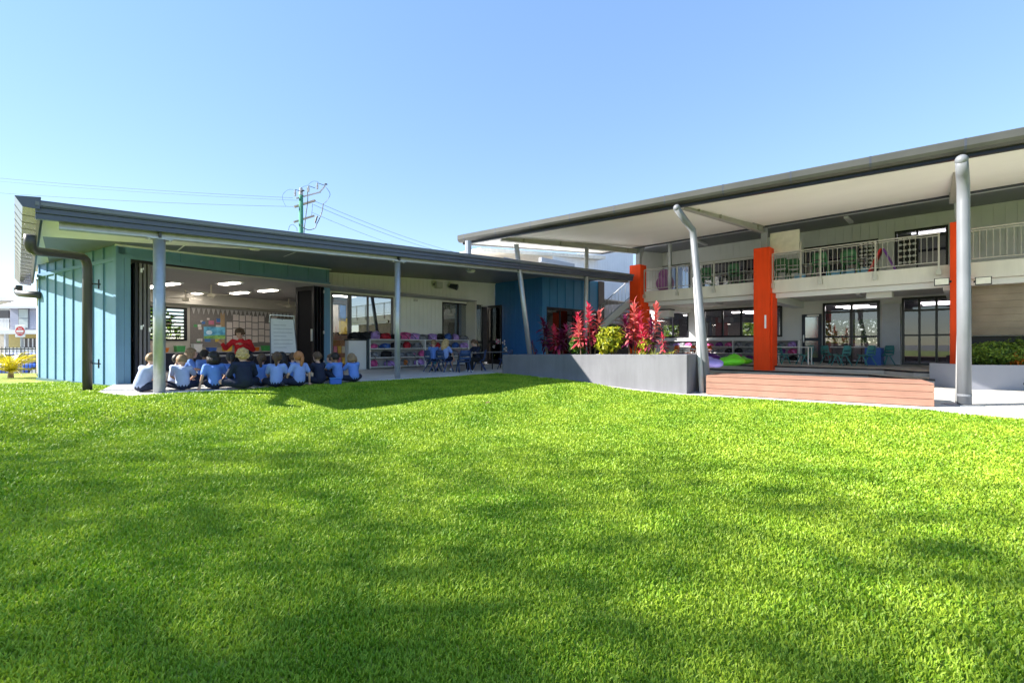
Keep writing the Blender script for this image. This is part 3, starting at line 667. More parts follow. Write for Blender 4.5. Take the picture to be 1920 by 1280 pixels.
# ================================================================== the big canopy
FG = Frame((8.66,8.79), (-.806,.592))
cn = thing('entry_canopy', 'wide white-lined canopy with dark gutter on leaning steel columns', 'canopy', (4.5,14,0))
SL, SR, ZG = 12.96, -5.2, 4.85
N = 24; mb = MB(); mt = MB(); K = []
for i in range(N+1):
    s = SR+(SL-SR)*i/N; f = FG(s, -.10, 4.60)
    b = -9.5+(12.9+9.5)*i/N; bk = FB(19.2, b, 5.47)
    K.append((f, bk))
for i in range(N):
    f0, k0 = K[i]; f1, k1 = K[i+1]
    mb.add([f0, f1, k1, k0], [(0,1,2,3)]); mt.add([f0+Vector((0,0,.16)), f1+Vector((0,0,.16)), k1+Vector((0,0,.16)), k0+Vector((0,0,.16))], [(3,2,1,0)])
mb.add([K[-1][0], K[-1][0]+Vector((0,0,.16)), K[-1][1]+Vector((0,0,.16)), K[-1][1]], [(0,1,2,3)])
mb.build('soffit', M('canopy_soffit', (.86,.84,.80), .6, .03, .8), cn); mt.build('roof', M('roof_sheet'), cn)
gutm = M('dark_gutter', (.062,.062,.055), .33, .12, 2)
prof = [(.10,4.60),(.02,4.585),(-.0,4.60)]
pr = [(-.10,4.60),(.06,4.60),(.13,4.64),(.16,4.70),(.16,4.83),(.14,4.85),(-.10,4.85)]
mb = MB(); mb.prism([FG(SR,y,z) for y, z in pr], FG(SL+.1,0)-FG(SR,0)); cg = mb.build('gutter', gutm, cn)
for k in range(13):
    s = SR+.9+k*1.42
    mb = MB(); c = Vector((.03, 4.72)); q = [FG(s,.03+(y-.03)*1.02,4.72+(z-4.72)*1.03) for y, z in pr]
    mb.prism(q, FG(.035,0)-FG(0,0)); mb.build('gutter_joint', darkm, cg)
mb = MB(); mb.prism([FG(SR,y,z) for y, z in ((-.12,4.53),(-.02,4.53),(-.02,4.598),(-.12,4.598))], FG(SL,0)-FG(SR,0)); mb.build('soffit_trim', blackf, cn)
mb = MB(); e0, e1 = K[-1]; mb.hexa([e0+Vector((0,0,-.06)), e1+Vector((0,0,-.06)), e1+Vector((-.05,.05,-.06)), e0+Vector((-.05,.05,-.06)), e0+Vector((0,0,.2)), e1+Vector((0,0,.2)), e1+Vector((-.05,.05,.2)), e0+Vector((-.05,.05,.2))]); mb.build('barge_trim', greypst, cn)
def ibeam(name, p0, p1, h, wdt, mat, parent):
    p0, p1 = Vector(p0), Vector(p1); d = (p1-p0).normalized(); sd_ = Vector((-d.y, d.x, 0)).normalized()
    m = MB(); up_ = Vector((0,0,1))
    for (w_, z0, z1) in ((wdt,0,.015),(.012,.015,h-.015),(wdt,h-.015,h)):
        m.hexa([p0-sd_*w_/2+up_*z0, p1-sd_*w_/2+up_*z0, p1+sd_*w_/2+up_*z0, p0+sd_*w_/2+up_*z0, p0-sd_*w_/2+up_*z1, p1-sd_*w_/2+up_*z1, p1+sd_*w_/2+up_*z1, p0+sd_*w_/2+up_*z1])
    o = m.build(name, mat, parent)
    for t in (.12,.35,.88):
        c = p0.lerp(p1, t); m = MB(); m.hexa([c-sd_*wdt/2+up_*.016-d*.006, c+sd_*wdt/2+up_*.016-d*.006, c+sd_*wdt/2+up_*.016+d*.006, c-sd_*wdt/2+up_*.016+d*.006, c-sd_*wdt/2+up_*(h-.016)-d*.006, c+sd_*wdt/2+up_*(h-.016)-d*.006, c+sd_*wdt/2+up_*(h-.016)+d*.006, c-sd_*wdt/2+up_*(h-.016)+d*.006]); m.build('stiffener', mat, o)
    return o
beamg = M('beam_grey', (.33,.33,.30), .45, .06, 3)
ibeam('rafter_beam', P(1283,392,12.2), FB(AC,5.59,5.22), .24, .16, beamg, cn)
ibeam('rafter_beam', P(1800,300,9.4)+Vector((0,0,.05)), FB(AC,.354,5.22), .24, .16, beamg, cn)
ibeam('rafter_beam', P(940,452,15.7), FB(AC+.2,11.0,5.20), .22, .16, beamg, cn)
# leaning posts under the left edge, rising through the low roof
for (p0, p1, r) in ((FB(12.05,11.05,-.02),P(968,458,15.85),.085), (FB(onB(1099,0,11.0)[0],11.05,-.02),P(1100,464,FB(onB(1099,0,11.0)[0],11.0).y),.085), (FB(AC+.1,11.0,4.6),P(1206,464,21.6),.07)):
    d = (p0-p1).normalized(); base = p0 if p0.z < .1 or p0.z > 3 else p1+d*((p1.z+.02)/-d.z)
    mb = MB(); mb.tube([base, p1], r, 16); mb.build('post', galv, cn, smooth=True)
mb = MB(); mb.tube([P(878,452,15.9), P(878,475,15.9)-Vector((0,0,.6))], .11, 8); mb.build('gutter_outlet', greypst, cn)
# columns with rainwater pipes bending down from the gutter
grc = M('grey_column_paint', (.19,.20,.22), .40, .08, 2, streak=(12,12,.8,.15)); wpost = M('white_column', (.55,.55,.55), .4, .04)
for (dome, bend, base, r, sp0, sp1, sr) in ((P(1269,390,11.85), P(1299,432,12.2), P(1327,735,11.15), .088, P(1316,738,11.10), P(1303,520,12.0), .060),
                               (P(1803,300,8.72), P(1806,345,8.95), P(1808,757,8.85), .098, P(1800,755,8.95), P(1804,520,9.12), .070)):
    mb = MB(); path = []
    mid = [dome+Vector((0,0,-.02)), dome.lerp(bend,.5)+Vector((0,0,-.02)), bend, bend.lerp(base,.08), bend.lerp(base,.16), bend.lerp(base,.5), base]
    mb.tube(mid, [r*.95,r,r,r,r,r*1.04,r*1.08], 20); co = mb.build('column_pipe', grc, cn, smooth=True)
    mb = MB(); mb.ell(dome, (r*1.02,r*1.02,r*1.02), 16, 10); mb.build('elbow', grc, co, smooth=True)
    mb = MB(); t = .955; c = bend.lerp(base, t); mb.tube([c, bend.lerp(base,.965)], r*1.16, 20); mb.build('collar', grc, co)
    mb = MB(); mb.tube([sp0, sp1], [sr, sr*.9], 16); mb.build('column', wpost, cn, smooth=True)
    mb = MB(); q = Vector((base.x,base.y,float(zpath(base.x,base.y)))); mb.lbox(q.x-.26,q.x+.2,q.y-.2,q.y+.2,q.z-.01,q.z+.018); mb.build('base_plate', galv, co)

# ================================================================== planters and bench
pl = thing('planter_box', 'long grey rendered planter box with red cordylines beside the lawn', 'planter', (2,13,0))
p0, p1 = P(942,697.4,14.8), P(1288,738,10.9); t0, t1 = P(942,664.8,14.8), P(1288,664.3,10.9)
d = Vector((p1.x-p0.x, p1.y-p0.y, 0)).normalized(); bk = Vector((-d.y, d.x, 0));  bk = bk if bk.y > 0 else -bk
W_, T_ = 1.25, .12
def pw(pA, pB, tA, tB, n_, name='wall'):
    m = MB(); o = n_*T_; dz = Vector((0,0,-.3))
    m.hexa([pA+dz, pB+dz, pB+o+dz, pA+o+dz, tA, tB, tB+o, tA+o]); return m.build(name, render_g, pl, bevel=.012)
pw(p0, p1, t0, t1, bk)
pw(p0+bk*(W_-T_), p1+bk*(W_-T_), t0+bk*(W_-T_), t1+bk*(W_-T_), bk)
e = bk*T_; s_ = bk*(W_-T_)
for (q, t, sg_) in ((p0, t0, 1), (p1, t1, -1)):
    m = MB(); dz = Vector((0,0,-.3)); o = d*T_*sg_
    m.hexa([q+e+dz, q+s_+dz, q+s_+o+dz, q+e+o+dz, t+e, t+s_, t+s_+o, t+e+o]); m.build('wall', render_g, pl)
m = MB(); dz = Vector((0,0,-.07)); m.add([t0+e+dz, t1+e+dz, t1+s_+dz, t0+s_+dz], [(0,1,2,3)]); m.build('soil', M('soil', (.04,.028,.018), .95, .3, 20, bump=.6, bscale=60), pl)
PLT = (t0, t1, bk, d)
p2 = thing('planter_box', 'low blue-grey rendered planter with a clipped green hedge, right of the steps', 'planter', (13,12.2,0))
q0, q1 = P(1819,727,11.9), P(2140,734,11.4); q0.z = -.3; q1.z = -.3
nb2 = Vector((.03,1,0)).normalized()
m = MB(); m.hexa([q0, q1, q1+nb2*.14, q0+nb2*.14, Vector((q0.x,q0.y,.41)), Vector((q1.x,q1.y,.41)), Vector((q1.x,q1.y,.41))+nb2*.14, Vector((q0.x,q0.y,.41))+nb2*.14]); m.build('wall', M('blue_grey_render', (.30,.31,.36), .85, .06, 1, bump=.2, bscale=200), p2, bevel=.01)
m = MB(); m.hexa([q0+nb2*.14, q0+Vector((.14,0,0))+nb2*.14, q0+Vector((.14,0,0))+nb2*1.2, q0+nb2*1.2]+[Vector((v.x,v.y,.409)) for v in (q0+nb2*.14, q0+Vector((.14,0,0))+nb2*.14, q0+Vector((.14,0,0))+nb2*1.2, q0+nb2*1.2)]); m.build('wall', M('blue_grey_render'), p2)
m = MB(); m.add([(q0.x+.14,q0.y+.14,.34),(q1.x,q1.y+.14,.34),(q1.x,q1.y+1.2,.34),(q0.x+.14,q0.y+1.2,.34)], [(0,1,2,3)]); m.build('soil', M('soil'), p2)
# raking board-marked concrete under the outer stair
stw = thing('stair_wall', 'raw brown-grey concrete stair soffit at the edge of the ground floor', 'wall', FB(21,-3,0))
bmk = M('board_marked_concrete', (.30,.25,.19), .85, .16, 2.2, bump=.2, bscale=30)
for k in range(8):
    z0 = 1.22+k*.205
    part('board_course', bmk, stw, (20.0, 20.12, -7.5, onA(1822,0,20.0)[0], z0, z0+.200))
part('recess_shade_panel', blackf, stw, (20.5, 20.6, -7.5, onA(1818,0,20.5)[0], 0, 1.2))  # black panel stands in for the shade in the gap below the concrete
# platform bench of composite planks
FBn = Frame((G(1324,739,-.235).x, G(1324,739,-.235).y), (G(1752,763,-.235)-G(1324,739,-.235)).to_2d())
Lb = (G(1752,763,-.235)-G(1324,739,-.235)).length
bn = thing('platform_bench', 'low wide platform bench of pink-brown composite planks on the path', 'bench', FBn(Lb/2,.5,-.235))
wood = M('pinkish_composite', (.36,.19,.135), .6, .12, 3, bump=.1, bscale=50, streak=(2,2,80,.22))
def bp(name, *b, bevel=.006, mat=None, par=None):
    m = MB(); m.box(FBn, *b); return m.build(name, mat or wood, par or bn, bevel=bevel)
for k in range(3):
    bp('plank', 0, Lb, 0, .03, -.225+k*.137, -.225+k*.137+.130)
    bp('plank', 0, .03, .031, 1.17, -.225+k*.137, -.225+k*.137+.130); bp('plank', Lb-.03, Lb, .031, 1.17, -.225+k*.137, -.225+k*.137+.130)
for k in range(8): bp('plank', .0, Lb, .0+k*.147, .142+k*.147, .188, .212)
bp('frame', .05, Lb-.05, .05, 1.1, -.20, .18, mat=blackf)
for u in (.3, Lb*.5, Lb-.3): bp('foot', u-.05, u+.05, .06, .2, -.26, -.2, mat=blackf)
# ================================================================== grass
rng = np.random.default_rng(3)
def grass_blades(n):
    th = rng.uniform(R(-58), R(58), n*2); u = rng.uniform(0, 1, n*2)
    r0, r1, e = 1.25, 17.0, .62                     # blades per area thin out with distance
    r = (r0**e+u*(r1**e-r0**e))**(1/e)
    x, y = r*np.sin(th), r*np.cos(th)
    ok = (y < yedge(x)-.01)
    ut = (x+9.24)*.501+(y-10.7)*.865; vt = -(x+9.24)*.865+(y-10.7)*.501
    ok &= ~((ut > -.06) & (vt > -.3)) & ~((x < -8.1) & (y > 8.9) & (x > -9.4) & (ut > -.05))
    x, y, r = x[ok][:n], y[ok][:n], r[ok][:n]; n = len(x); z = zlawn(x, y)
    patch = .5+.5*np.sin(x*2.1+1.7*np.sin(y*1.3))*np.sin(y*1.9+1.3*np.sin(x*.9))
    h = (.011+.014*rng.random(n)+.008*patch)*(1+r*.05); wd = (.0015+.0013*rng.random(n))*(1+r*.42)
    a = rng.uniform(0, 2*np.pi, n); ln = rng.uniform(.15, .95, n)*h; b = a+rng.uniform(-.8, .8, n)
    sx, sy = np.cos(a)*wd, np.sin(a)*wd; lx, ly = -np.sin(b)*ln, np.cos(b)*ln
    V = np.empty((n,5,3), np.float32)
    V[:,0] = np.stack([x-sx, y-sy, z-.012], 1); V[:,1] = np.stack([x+sx, y+sy, z-.012], 1)
    V[:,2] = np.stack([x+sx*.8+lx*.35, y+sy*.8+ly*.35, z+h*.62], 1); V[:,3] = np.stack([x-sx*.8+lx*.35, y-sy*.8+ly*.35, z+h*.62], 1)
    V[:,4] = np.stack([x+lx, y+ly, z+h], 1)
    k = np.arange(n)*5
    loops = np.stack([k, k+1, k+2, k+3, k+3, k+2, k+4], 1).ravel()
    st = np.stack([np.arange(n)*7, np.arange(n)*7+4], 1).ravel(); tot = np.tile([4,3], n)
    me = bpy.data.meshes.new('grass'); me.vertices.add(n*5); me.vertices.foreach_set('co', V.ravel())
    me.loops.add(n*7); me.loops.foreach_set('vertex_index', loops.astype(np.int32))
    me.polygons.add(n*2); me.polygons.foreach_set('loop_start', st.astype(np.int32)); me.polygons.foreach_set('loop_total', tot.astype(np.int32))
    me.update(); me.validate()
    return me
gme = grass_blades(600000)
gme.materials.append(leafmat('grass_blade', (.165,.330,.014), (.410,.545,.045), .5, .30, 1.4, .45))
go = bpy.data.objects.new('grass', gme); COL.objects.link(go); tag(go, 'short bright green lawn grass in front of the buildings', 'grass', kind='stuff')
# a few dry fallen leaves on the lawn
drm = M('dry_leaf', (.16,.10,.05), .8, .3, 20)
for i, (px, py, lb_) in enumerate(((915,768,'small dry brown leaf on the sunlit lawn ahead of the verandah'),(1372,749,'curled dry leaf on the path edge before the platform bench'))):
    q = G(px, py, -.25); q.z = float(zlawn(q.x, q.y))+.045 if i != 1 else -.22
    m = MB(); L_ = .055
    for k in range(5):
        t = k/4; wv = .022*math.sin(math.pi*min(.98, t+.02)); m.v += [(q.x-L_+2*L_*t, q.y-wv, q.z+.02*math.sin(3*t)), (q.x-L_+2*L_*t, q.y+wv, q.z+.012+.02*math.sin(3*t))]
    m.f = [(2*k, 2*k+2, 2*k+3, 2*k+1) for k in range(4)]
    tag(m.build('fallen_leaf', drm), lb_, 'leaf')

# ================================================================== leaf helpers
def leaf_mesh(name, mat, L=1.0, W=.12, droop=.25, n=6, fold=.25):
    m = MB()
    for k in range(n+1):
        t = k/n; wv = W*.5*math.sin(math.pi*(t*.88+.08))**.8*(1-.15*t); x = L*t*(1-.10*t); z = L*(.10*math.sin(t*2.2)-droop*t*t)
        m.v += [(x,-wv,z+wv*fold), (x,0,z), (x,wv,z+wv*fold)]
    m.v[-3:] = [(m.v[-2][0],-.002,m.v[-2][2]), m.v[-2], (m.v[-2][0],.002,m.v[-2][2])]
    for k in range(n):
        a = 3*k; m.f += [(a,a+3,a+4,a+1),(a+1,a+4,a+5,a+2)]
    return m.mesh(name, mat, True)
def leaf_cloud(name, mat, parent, c, rad, n, size, seed, lump=.35, flat=1.0, up=.3, hollow=.25):
    """many small leaf faces through an uneven crown volume"""
    g = np.random.default_rng(seed); c = np.array(c); rad = np.array(rad)
    lob = g.normal(size=(9,3)); lob /= np.linalg.norm(lob, axis=1)[:,None]
    d = g.normal(size=(n,3)); d /= np.linalg.norm(d, axis=1)[:,None]
    bump_ = 1+lump*(np.max(d@lob.T, axis=1)-.75)*1.6
    rr = (hollow+(1-hollow)*g.random(n)**.55)*bump_
    p = c+d*rad*rr[:,None]
    nrm = d+g.normal(scale=.7, size=(n,3)); nrm[:,2] += up; nrm /= np.linalg.norm(nrm, axis=1)[:,None]
    t = np.cross(nrm, g.normal(size=(n,3))); t /= np.linalg.norm(t, axis=1)[:,None]; b = np.cross(nrm, t)
    s = size*(.6+.8*g.random(n))[:,None]
    V = np.empty((n,4,3)); V[:,0] = p-t*s; V[:,1] = p+b*s*.42+nrm*s*.12; V[:,2] = p+t*s; V[:,3] = p-b*s*.42+nrm*s*.12
    m = MB(); m.v = [tuple(q) for q in V.reshape(-1,3)]; m.f = [(4*i,4*i+1,4*i+2,4*i+3) for i in range(n)]
    return m.build(name, mat, parent)
# ---- planter plants
t0, t1, bk, dd = PLT
def in_planter(px, off):
    lo, hi = 0.0, 1.0
    for _ in range(30):
        mid = (lo+hi)/2; q = t0.lerp(t1, mid)+bk*off
        if 960+FPX*q.x/q.y < px: lo = mid
        else: hi = mid
    q = t0.lerp(t1, (lo+hi)/2)+bk*off; q.z -= .07; return q
crim = leafmat('crimson_leaf', (.26,.012,.040), (.78,.07,.14), .35, .3, 4)
pinkl = leafmat('pink_red_leaf', (.40,.03,.05), (.85,.22,.20), .35, .3, 4)
purp = leafmat('purple_leaf', (.035,.006,.022), (.17,.012,.065), .35, .25, 4)
LV = {}
for nm, mt_ in (('crim',crim),('pink',pinkl),('purp',purp)):
    LV[nm] = [leaf_mesh('leaf', mt_, 1, w_, dr) for (w_, dr) in ((.28,.25),(.32,.45),(.24,.10))]
stemm = M('plant_stem', (.20,.14,.09), .8, .2, 20)
def cordyline(q, top, heads, kinds, label, seed, leafL=.32, group='cordylines in the long planter'):
    rg = random.Random(seed); H = top-q.z
    t = thing('cordyline', label, 'plant', q, 0, group)
    for hi_ in range(heads):
        ox, oy = rg.uniform(-.26,.26), rg.uniform(-.14,.14); hh = H*(1 if hi_ == 0 else rg.uniform(.62,.9))-.14
        m = MB(); pts = [(ox*.3,oy*.3,-.03),(ox*.6,oy*.6,hh*.4),(ox,oy,hh*.98)]; m.tube(pts, [.022,.018,.010], 6); m.build('stem', stemm, t, local=True)
        n = int(26+hh*16); kd = kinds[hi_ % len(kinds)]
        for k in range(n):
            f = k/(n-1); z = hh*(.30+.70*f); az = k*2.4+rg.uniform(-.3,.3)
            pitch = R(-15)+R(88)*f**1.6+rg.uniform(-.3,.3); L = leafL*1.12*(1.0-.15*f)*rg.uniform(.7,1.15)
            inst('leaf', rg.choice(LV[kd]), t, (ox*(z/hh), oy*(z/hh), z), (rg.uniform(-.4,.4), -pitch, az), (L,L,L), local=True)
    return t
def zpx(q, py): return HC+(HOR-py)/FPX*q.y
for (px, off, py, heads, kd, lab, sd_, L) in (
    (1029,.55,592,2,('purp',),'dark purple cordyline nearest the leaning post in the planter',1,.30),
    (1049,.40,607,3,('purp','crim'),'bushy burgundy cordyline second from the planter left end',2,.30),
    (1092,.35,590,2,('crim','pink'),'crimson cordyline in the planter middle, its leafy heads low',3,.30),
    (1110,.55,572,3,('crim','pink','purp'),'tall bright crimson cordyline in the planter middle',4,.31),
    (1186,.60,563,3,('pink','purp','crim'),'tallest red cordyline before the far red column',5,.31),
    (1222,.45,568,3,('pink','purp','crim'),'broad salmon-red cordyline near the planter right end',6,.30),
    (1246,.35,620,1,('crim',),'thin small red cordyline at the planter right end',7,.16),
    (1006,.30,634,1,('purp',),'tiny dark cordyline sprout at the planter left end',8,.15)):
    q = in_planter(px, off); cordyline(q, zpx(q, py), heads, kd, lab, sd_, L)
yel = leafmat('yellow_green_leaf', (.16,.22,.012), (.52,.50,.030), .45, .35, 6)
grn = leafmat('mid_green_leaf', (.035,.10,.012), (.13,.26,.030), .45, .35, 6)
def shrub(px, off, py, wpx, mat, label, seed, n=900, size=.065):
    q = in_planter(px, off); h = zpx(q, py)-q.z; r = wpx/FPX*q.y/2
    t = thing('shrub', label, 'shrub', q)
    m = MB()
    for k in range(4): m.tube([(0,0,-.02),(r*.5*math.cos(k*1.6),.3*r*math.sin(k*1.6),h*.7)], [.014,.006], 5)
    m.build('stem', stemm, t, local=True)
    g_ = random.Random(seed); cl = MB()
    for k in range(4): leaf_cloud('foliage', mat, t, (q.x+g_.uniform(-.5,.5)*r, q.y+g_.uniform(-.3,.3)*r, q.z+h*g_.uniform(.42,.66)), (r*g_.uniform(.5,.75), r*.6, h*g_.uniform(.26,.42)), n//3, size, seed*7+k, .9, hollow=.05)
shrub(1152,.52,616,58,yel,'yellow-green shrub in the middle of the long planter',11,1500)
shrub(1140,.70,612,40,grn,'dark green shrub behind the yellow-green one in the planter',12,700)
shrub(1085,.45,628,34,grn,'low green shrub at the foot of the crimson cordylines',13,700)
shrub(1216,.42,632,36,yel,'small yellowish shrub below the salmon cordyline',14,500,.045)
# strappy grass tufts
bl = leaf_mesh('leaf', leafmat('strappy_leaf', (.20,.26,.03), (.50,.52,.10), .4, .3), 1, .05, .55)
for (px, off, lab) in ((1202,.2,'strappy lime tuft under the tall red cordyline'),(1228,.16,'strappy lime tuft in the planter between two tufts'),(1254,.22,'strappy lime tuft beside the planter right corner')):
    q = in_planter(px, off); t = thing('grass_tuft', lab, 'plant', q, 0, 'strappy tufts in the planter')
    for k in range(26):
        L = random.uniform(.22,.36); inst('leaf', bl, t, (random.uniform(-.08,.08),random.uniform(-.05,.05),0), (0,-random.uniform(.5,1.3),random.uniform(0,6.28)), (L,L,L), local=True)
# ---- right-hand planter: clipped hedge shrubs and a flowering plant
for (px, Y, w_, py, n, lab, sd_) in ((1862,12.5,82,640,2600,'rounded clipped green shrub in the low planter beside the near column',21),(1915,12.7,60,634,1800,'second clipped green shrub in the low planter, further from the column',22),(1975,12.6,80,636,1500,'clipped green shrub in the low planter beyond the flowering plant',23)):
    q = P(px, 684, Y); q.z = .34; h = zpx(q, py)-q.z; r = w_/FPX*Y/2
    t = thing('hedge_shrub', lab, 'shrub', q); m = MB(); m.tube([(0,0,-.02),(0,0,h*.6)], [.03,.015], 6); m.build('stem', stemm, t, local=True)
    leaf_cloud('foliage', leafmat('hedge_leaf', (.035,.085,.010), (.20,.30,.035), .45, .3, 5), t, (q.x,q.y,q.z+h*.5), (r,.55,h*.54), n, .042, sd_, .2)
q = P(1908,684,12.15); q.z = .34; t = thing('flowering_plant', 'small plant with orange and red leaves before the hedge', 'plant', q)
of = [leaf_mesh('leaf', leafmat('orange_leaf', (.55,.06,.01), (.85,.30,.03), .4, .3), 1, .3, .2)]
for k in range(44):
    L = random.uniform(.12,.24); inst('leaf', of[0], t, (random.uniform(-.22,.28),random.uniform(-.1,.1),random.uniform(0,.30)), (0,-random.uniform(.0,1.3),random.uniform(0,6.28)), (L,L,L), local=True)
# ---- golden palm beside the end wall, at the street fence
def palm(q, nf, L, lab, m1, seed, name='palm_shrub', cat='palm', hh=.3):
    rg = random.Random(seed); t = thing(name, lab, cat, q)
    m = MB(); m.tube([(0,0,-.1),(0,0,hh)], [.09,.06], 8); m.build('trunk', stemm, t, local=True)
    for k in range(nf):
        az = k*2.4+rg.uniform(-.3,.3); el = rg.uniform(.35,1.35); l_ = L*rg.uniform(.75,1.1); m = MB(); pts = []
        for i in range(9):
            f = i/8; r_ = l_*(math.cos(el)*f+.15*f*f); z = hh+l_*(math.sin(el)*f-.42*f*f); pts.append(Vector((r_*math.cos(az), r_*math.sin(az), z)))
        m.tube(pts, [.012-.001*i for i in range(9)], 4)
        for i in range(1,17):
            f = i/17; p = pts[int(f*8)].lerp(pts[min(8,int(f*8)+1)], f*8-int(f*8)); d_ = (pts[min(8,int(f*8)+1)]-pts[int(f*8)]).normalized(); sd2 = d_.cross(Vector((0,0,1))).normalized()
            ll = l_*.30*math.sin(math.pi*(.15+.8*f))
            for s in (-1,1):
                e_ = p+(sd2*s*.8+d_*.6).normalized()*ll+Vector((0,0,-ll*.25)); wv = d_*.018
                m.add([p-wv, p+wv, e_+Vector((0,0,.0))], [(0,1,2)])
        m.build('frond', m1, t, local=True)
    return t
gold = leafmat('golden_frond', (.35,.30,.01), (.75,.62,.04), .4, .4, 3)
q = G(22,716,-.1); palm(P(20,716,14.0), 20, 1.15, 'golden yellow palm on the grass beside the street fence', gold, 5)
# trees behind the two-storey block, seen through its rooms; a palm among them
barkm = M('bark', (.16,.12,.09), .9, .25, 12, bump=.4, bscale=30)
def tree(q, H, rad, label, mat, seed, n=2600, size=.17, group=None, trunk=.16, flat=.75, hollow=.25):
    t = thing('tree', label, 'tree', q, 0, group); rg = random.Random(seed)
    m = MB(); m.tube([(0,0,-.3),(.1,.05,H*.35),(0,.1,H*.75)], [trunk,trunk*.75,trunk*.3], 9)
    for k in range(6):
        a = k*1.05+rg.uniform(-.3,.3); z = H*(.32+.07*k); m.tube([(0,.05,z),(rad*.5*math.cos(a),rad*.5*math.sin(a),z+H*.16),(rad*.8*math.cos(a),rad*.8*math.sin(a),z+H*.22)], [trunk*.45,trunk*.28,trunk*.1], 6)
    m.build('trunk', barkm, t, local=True)
    leaf_cloud('crown', mat, t, (q[0],q[1],q[2]+H-rad*flat), (rad,rad,rad*flat), n, size, seed, .5, hollow=hollow)
    return t
tl = leafmat('garden_tree_leaf', (.06,.13,.012), (.24,.34,.04), .45, .4, 1.2)
for i, (a, b, H, r_, lab) in enumerate(((37.5,17.5,4.8,2.6,'green garden tree seen through the far ground-floor window'),(37.5,10.8,4.4,2.4,'green garden tree seen through the window behind the middle red column'),(37,5.4,4.4,2.4,'green garden tree seen through the window beside the glazed door'),(38.5,-4,5.4,2.9,'green garden tree seen through the tall glazing near the steps'))):
    tree(FB(a,b,-.6), H, r_, lab, tl, 40+i, 2200, .16)
palm(FB(34.2,5.6,-.3), 22, 1.9, 'yellow palm in the garden seen through the window beside the glazed door', gold, 9, 'garden_palm', 'palm', 1.0)
tree(FT(3.4,9.0,-.4), 4.2, 2.2, 'green tree outside the classroom louvre window', tl, 77, 1500, .13)
# tall street trees out of frame on the sun side: their crowns dapple the lawn
shl = leafmat('street_tree_leaf', (.035,.075,.012), (.10,.17,.03), .5, .3, 1)
for i, (x, y, H, r_, n, lab) in enumerate(((-20.3,-.2,16.0,4.2,4500,'tall street tree left of the lawn, nearest the camera'),(-26.4,2.0,16.0,3.1,3000,'tall street tree left of the lawn, nearest the classroom'),(-19.4,-5.4,16.5,4.3,3200,'tall street tree on the left, behind the camera'),(-14.2,-1.9,15.6,3.6,5000,'tall street tree on the left, second behind the camera'),(-23.0,-9.5,17.0,4.6,4000,'tall street tree furthest behind the camera'))):
    tree((x,y,-.5), H, r_, lab, shl, 60+i, n, .115, trunk=.12, flat=.62, hollow=.0)
# ================================================================== people
skin_a = M('skin_fair', (.62,.38,.28), .5, .06, 8); skin_b = M('skin_light', (.55,.33,.23), .5, .06, 8); skin_c = M('skin_tan', (.36,.20,.12), .5, .06, 8)
sh_lt = M('shirt_light_blue', (.23,.33,.66), .8, .08, 9, bump=.3, bscale=25); sh_bl = M('shirt_blue', (.12,.24,.62), .8, .08, 9, bump=.3, bscale=25); sh_pale = M('shirt_pale_blue', (.36,.42,.62), .8, .08, 9, bump=.3, bscale=25)
navy = M('navy_cloth', (.012,.018,.045), .85, .15, 9, bump=.3, bscale=30); redk = M('red_knit', (.55,.012,.018), .8, .12, 9, bump=.3, bscale=40); black_c = M('black_cloth', (.012,.012,.014), .85, .1, 9)
shoe = M('black_shoe', (.012,.012,.012), .4, .1); shoew = M('white_shoe', (.7,.7,.7), .5, .05)
hairm = {'brown': M('hair_brown', (.10,.055,.03), .55, .3, 30, bump=.5, bscale=60), 'dark': M('hair_dark', (.018,.012,.010), .45, .3, 30, bump=.5, bscale=60), 'blond': M('hair_blond', (.52,.36,.17), .55, .3, 30, bump=.5, bscale=60),
         'sandy': M('hair_sandy', (.27,.17,.09), .55, .3, 30, bump=.5, bscale=60), 'ginger': M('hair_ginger', (.40,.16,.06), .55, .3, 30, bump=.5, bscale=60)}
DG = bpy.context.evaluated_depsgraph_get
def remesh(mb, name, mat, vox=.012, it=4):
    o = bpy.data.objects.new('tmp', mb.mesh('tmp', None)); COL.objects.link(o)
    m = o.modifiers.new('r', 'REMESH'); m.mode = 'VOXEL'; m.voxel_size = vox; m.use_smooth_shade = True
    s = o.modifiers.new('s', 'SMOOTH'); s.factor = .5; s.iterations = it
    dg = DG(); dg.update(); me = bpy.data.meshes.new_from_object(o.evaluated_get(dg)); me.name = name
    bpy.data.objects.remove(o); me.materials.clear(); me.materials.append(mat)
    me.polygons.foreach_set('use_smooth', [True]*len(me.polygons)); return me
def cap(mb, p, q, r0, r1, n=10):
    p, q = Vector(p), Vector(q); mb.tube([p, p.lerp(q,.5), q], [r0, (r0+r1)/2, r1], n); mb.ell(p, r0, n, 6); mb.ell(q, r1, n, 6)
def hand(mb, w, d, up_, s=1.0, side=1):
    """palm, four curled fingers of unequal length and a thumb off the side"""
    w, d, up_ = Vector(w), Vector(d).normalized(), Vector(up_).normalized(); sd_ = d.cross(up_).normalized()
    mb.ell(w+d*.035*s, (.026*s,.026*s,.026*s), 8, 6); mb.ell(w+d*.05*s, (.028*s,.028*s,.02*s), 8, 6)
    for k, L in enumerate((.040,.046,.043,.034)):
        b = w+d*.065*s+sd_*(k-1.5)*.0150*s; k1 = b+d*L*.55*s-up_*.006*s; k2 = k1+d*L*.45*s-up_*.016*s
        mb.tube([b-d*.02*s, k1, k2], [.0075*s,.007*s,.0055*s], 6)
    b = w+d*.03*s+sd_*side*.024*s; mb.tube([b, b+(d*.6+sd_*side*.8)*.025*s, b+(d*.9+sd_*side*.5)*.045*s], [.009*s,.008*s,.006*s], 6)
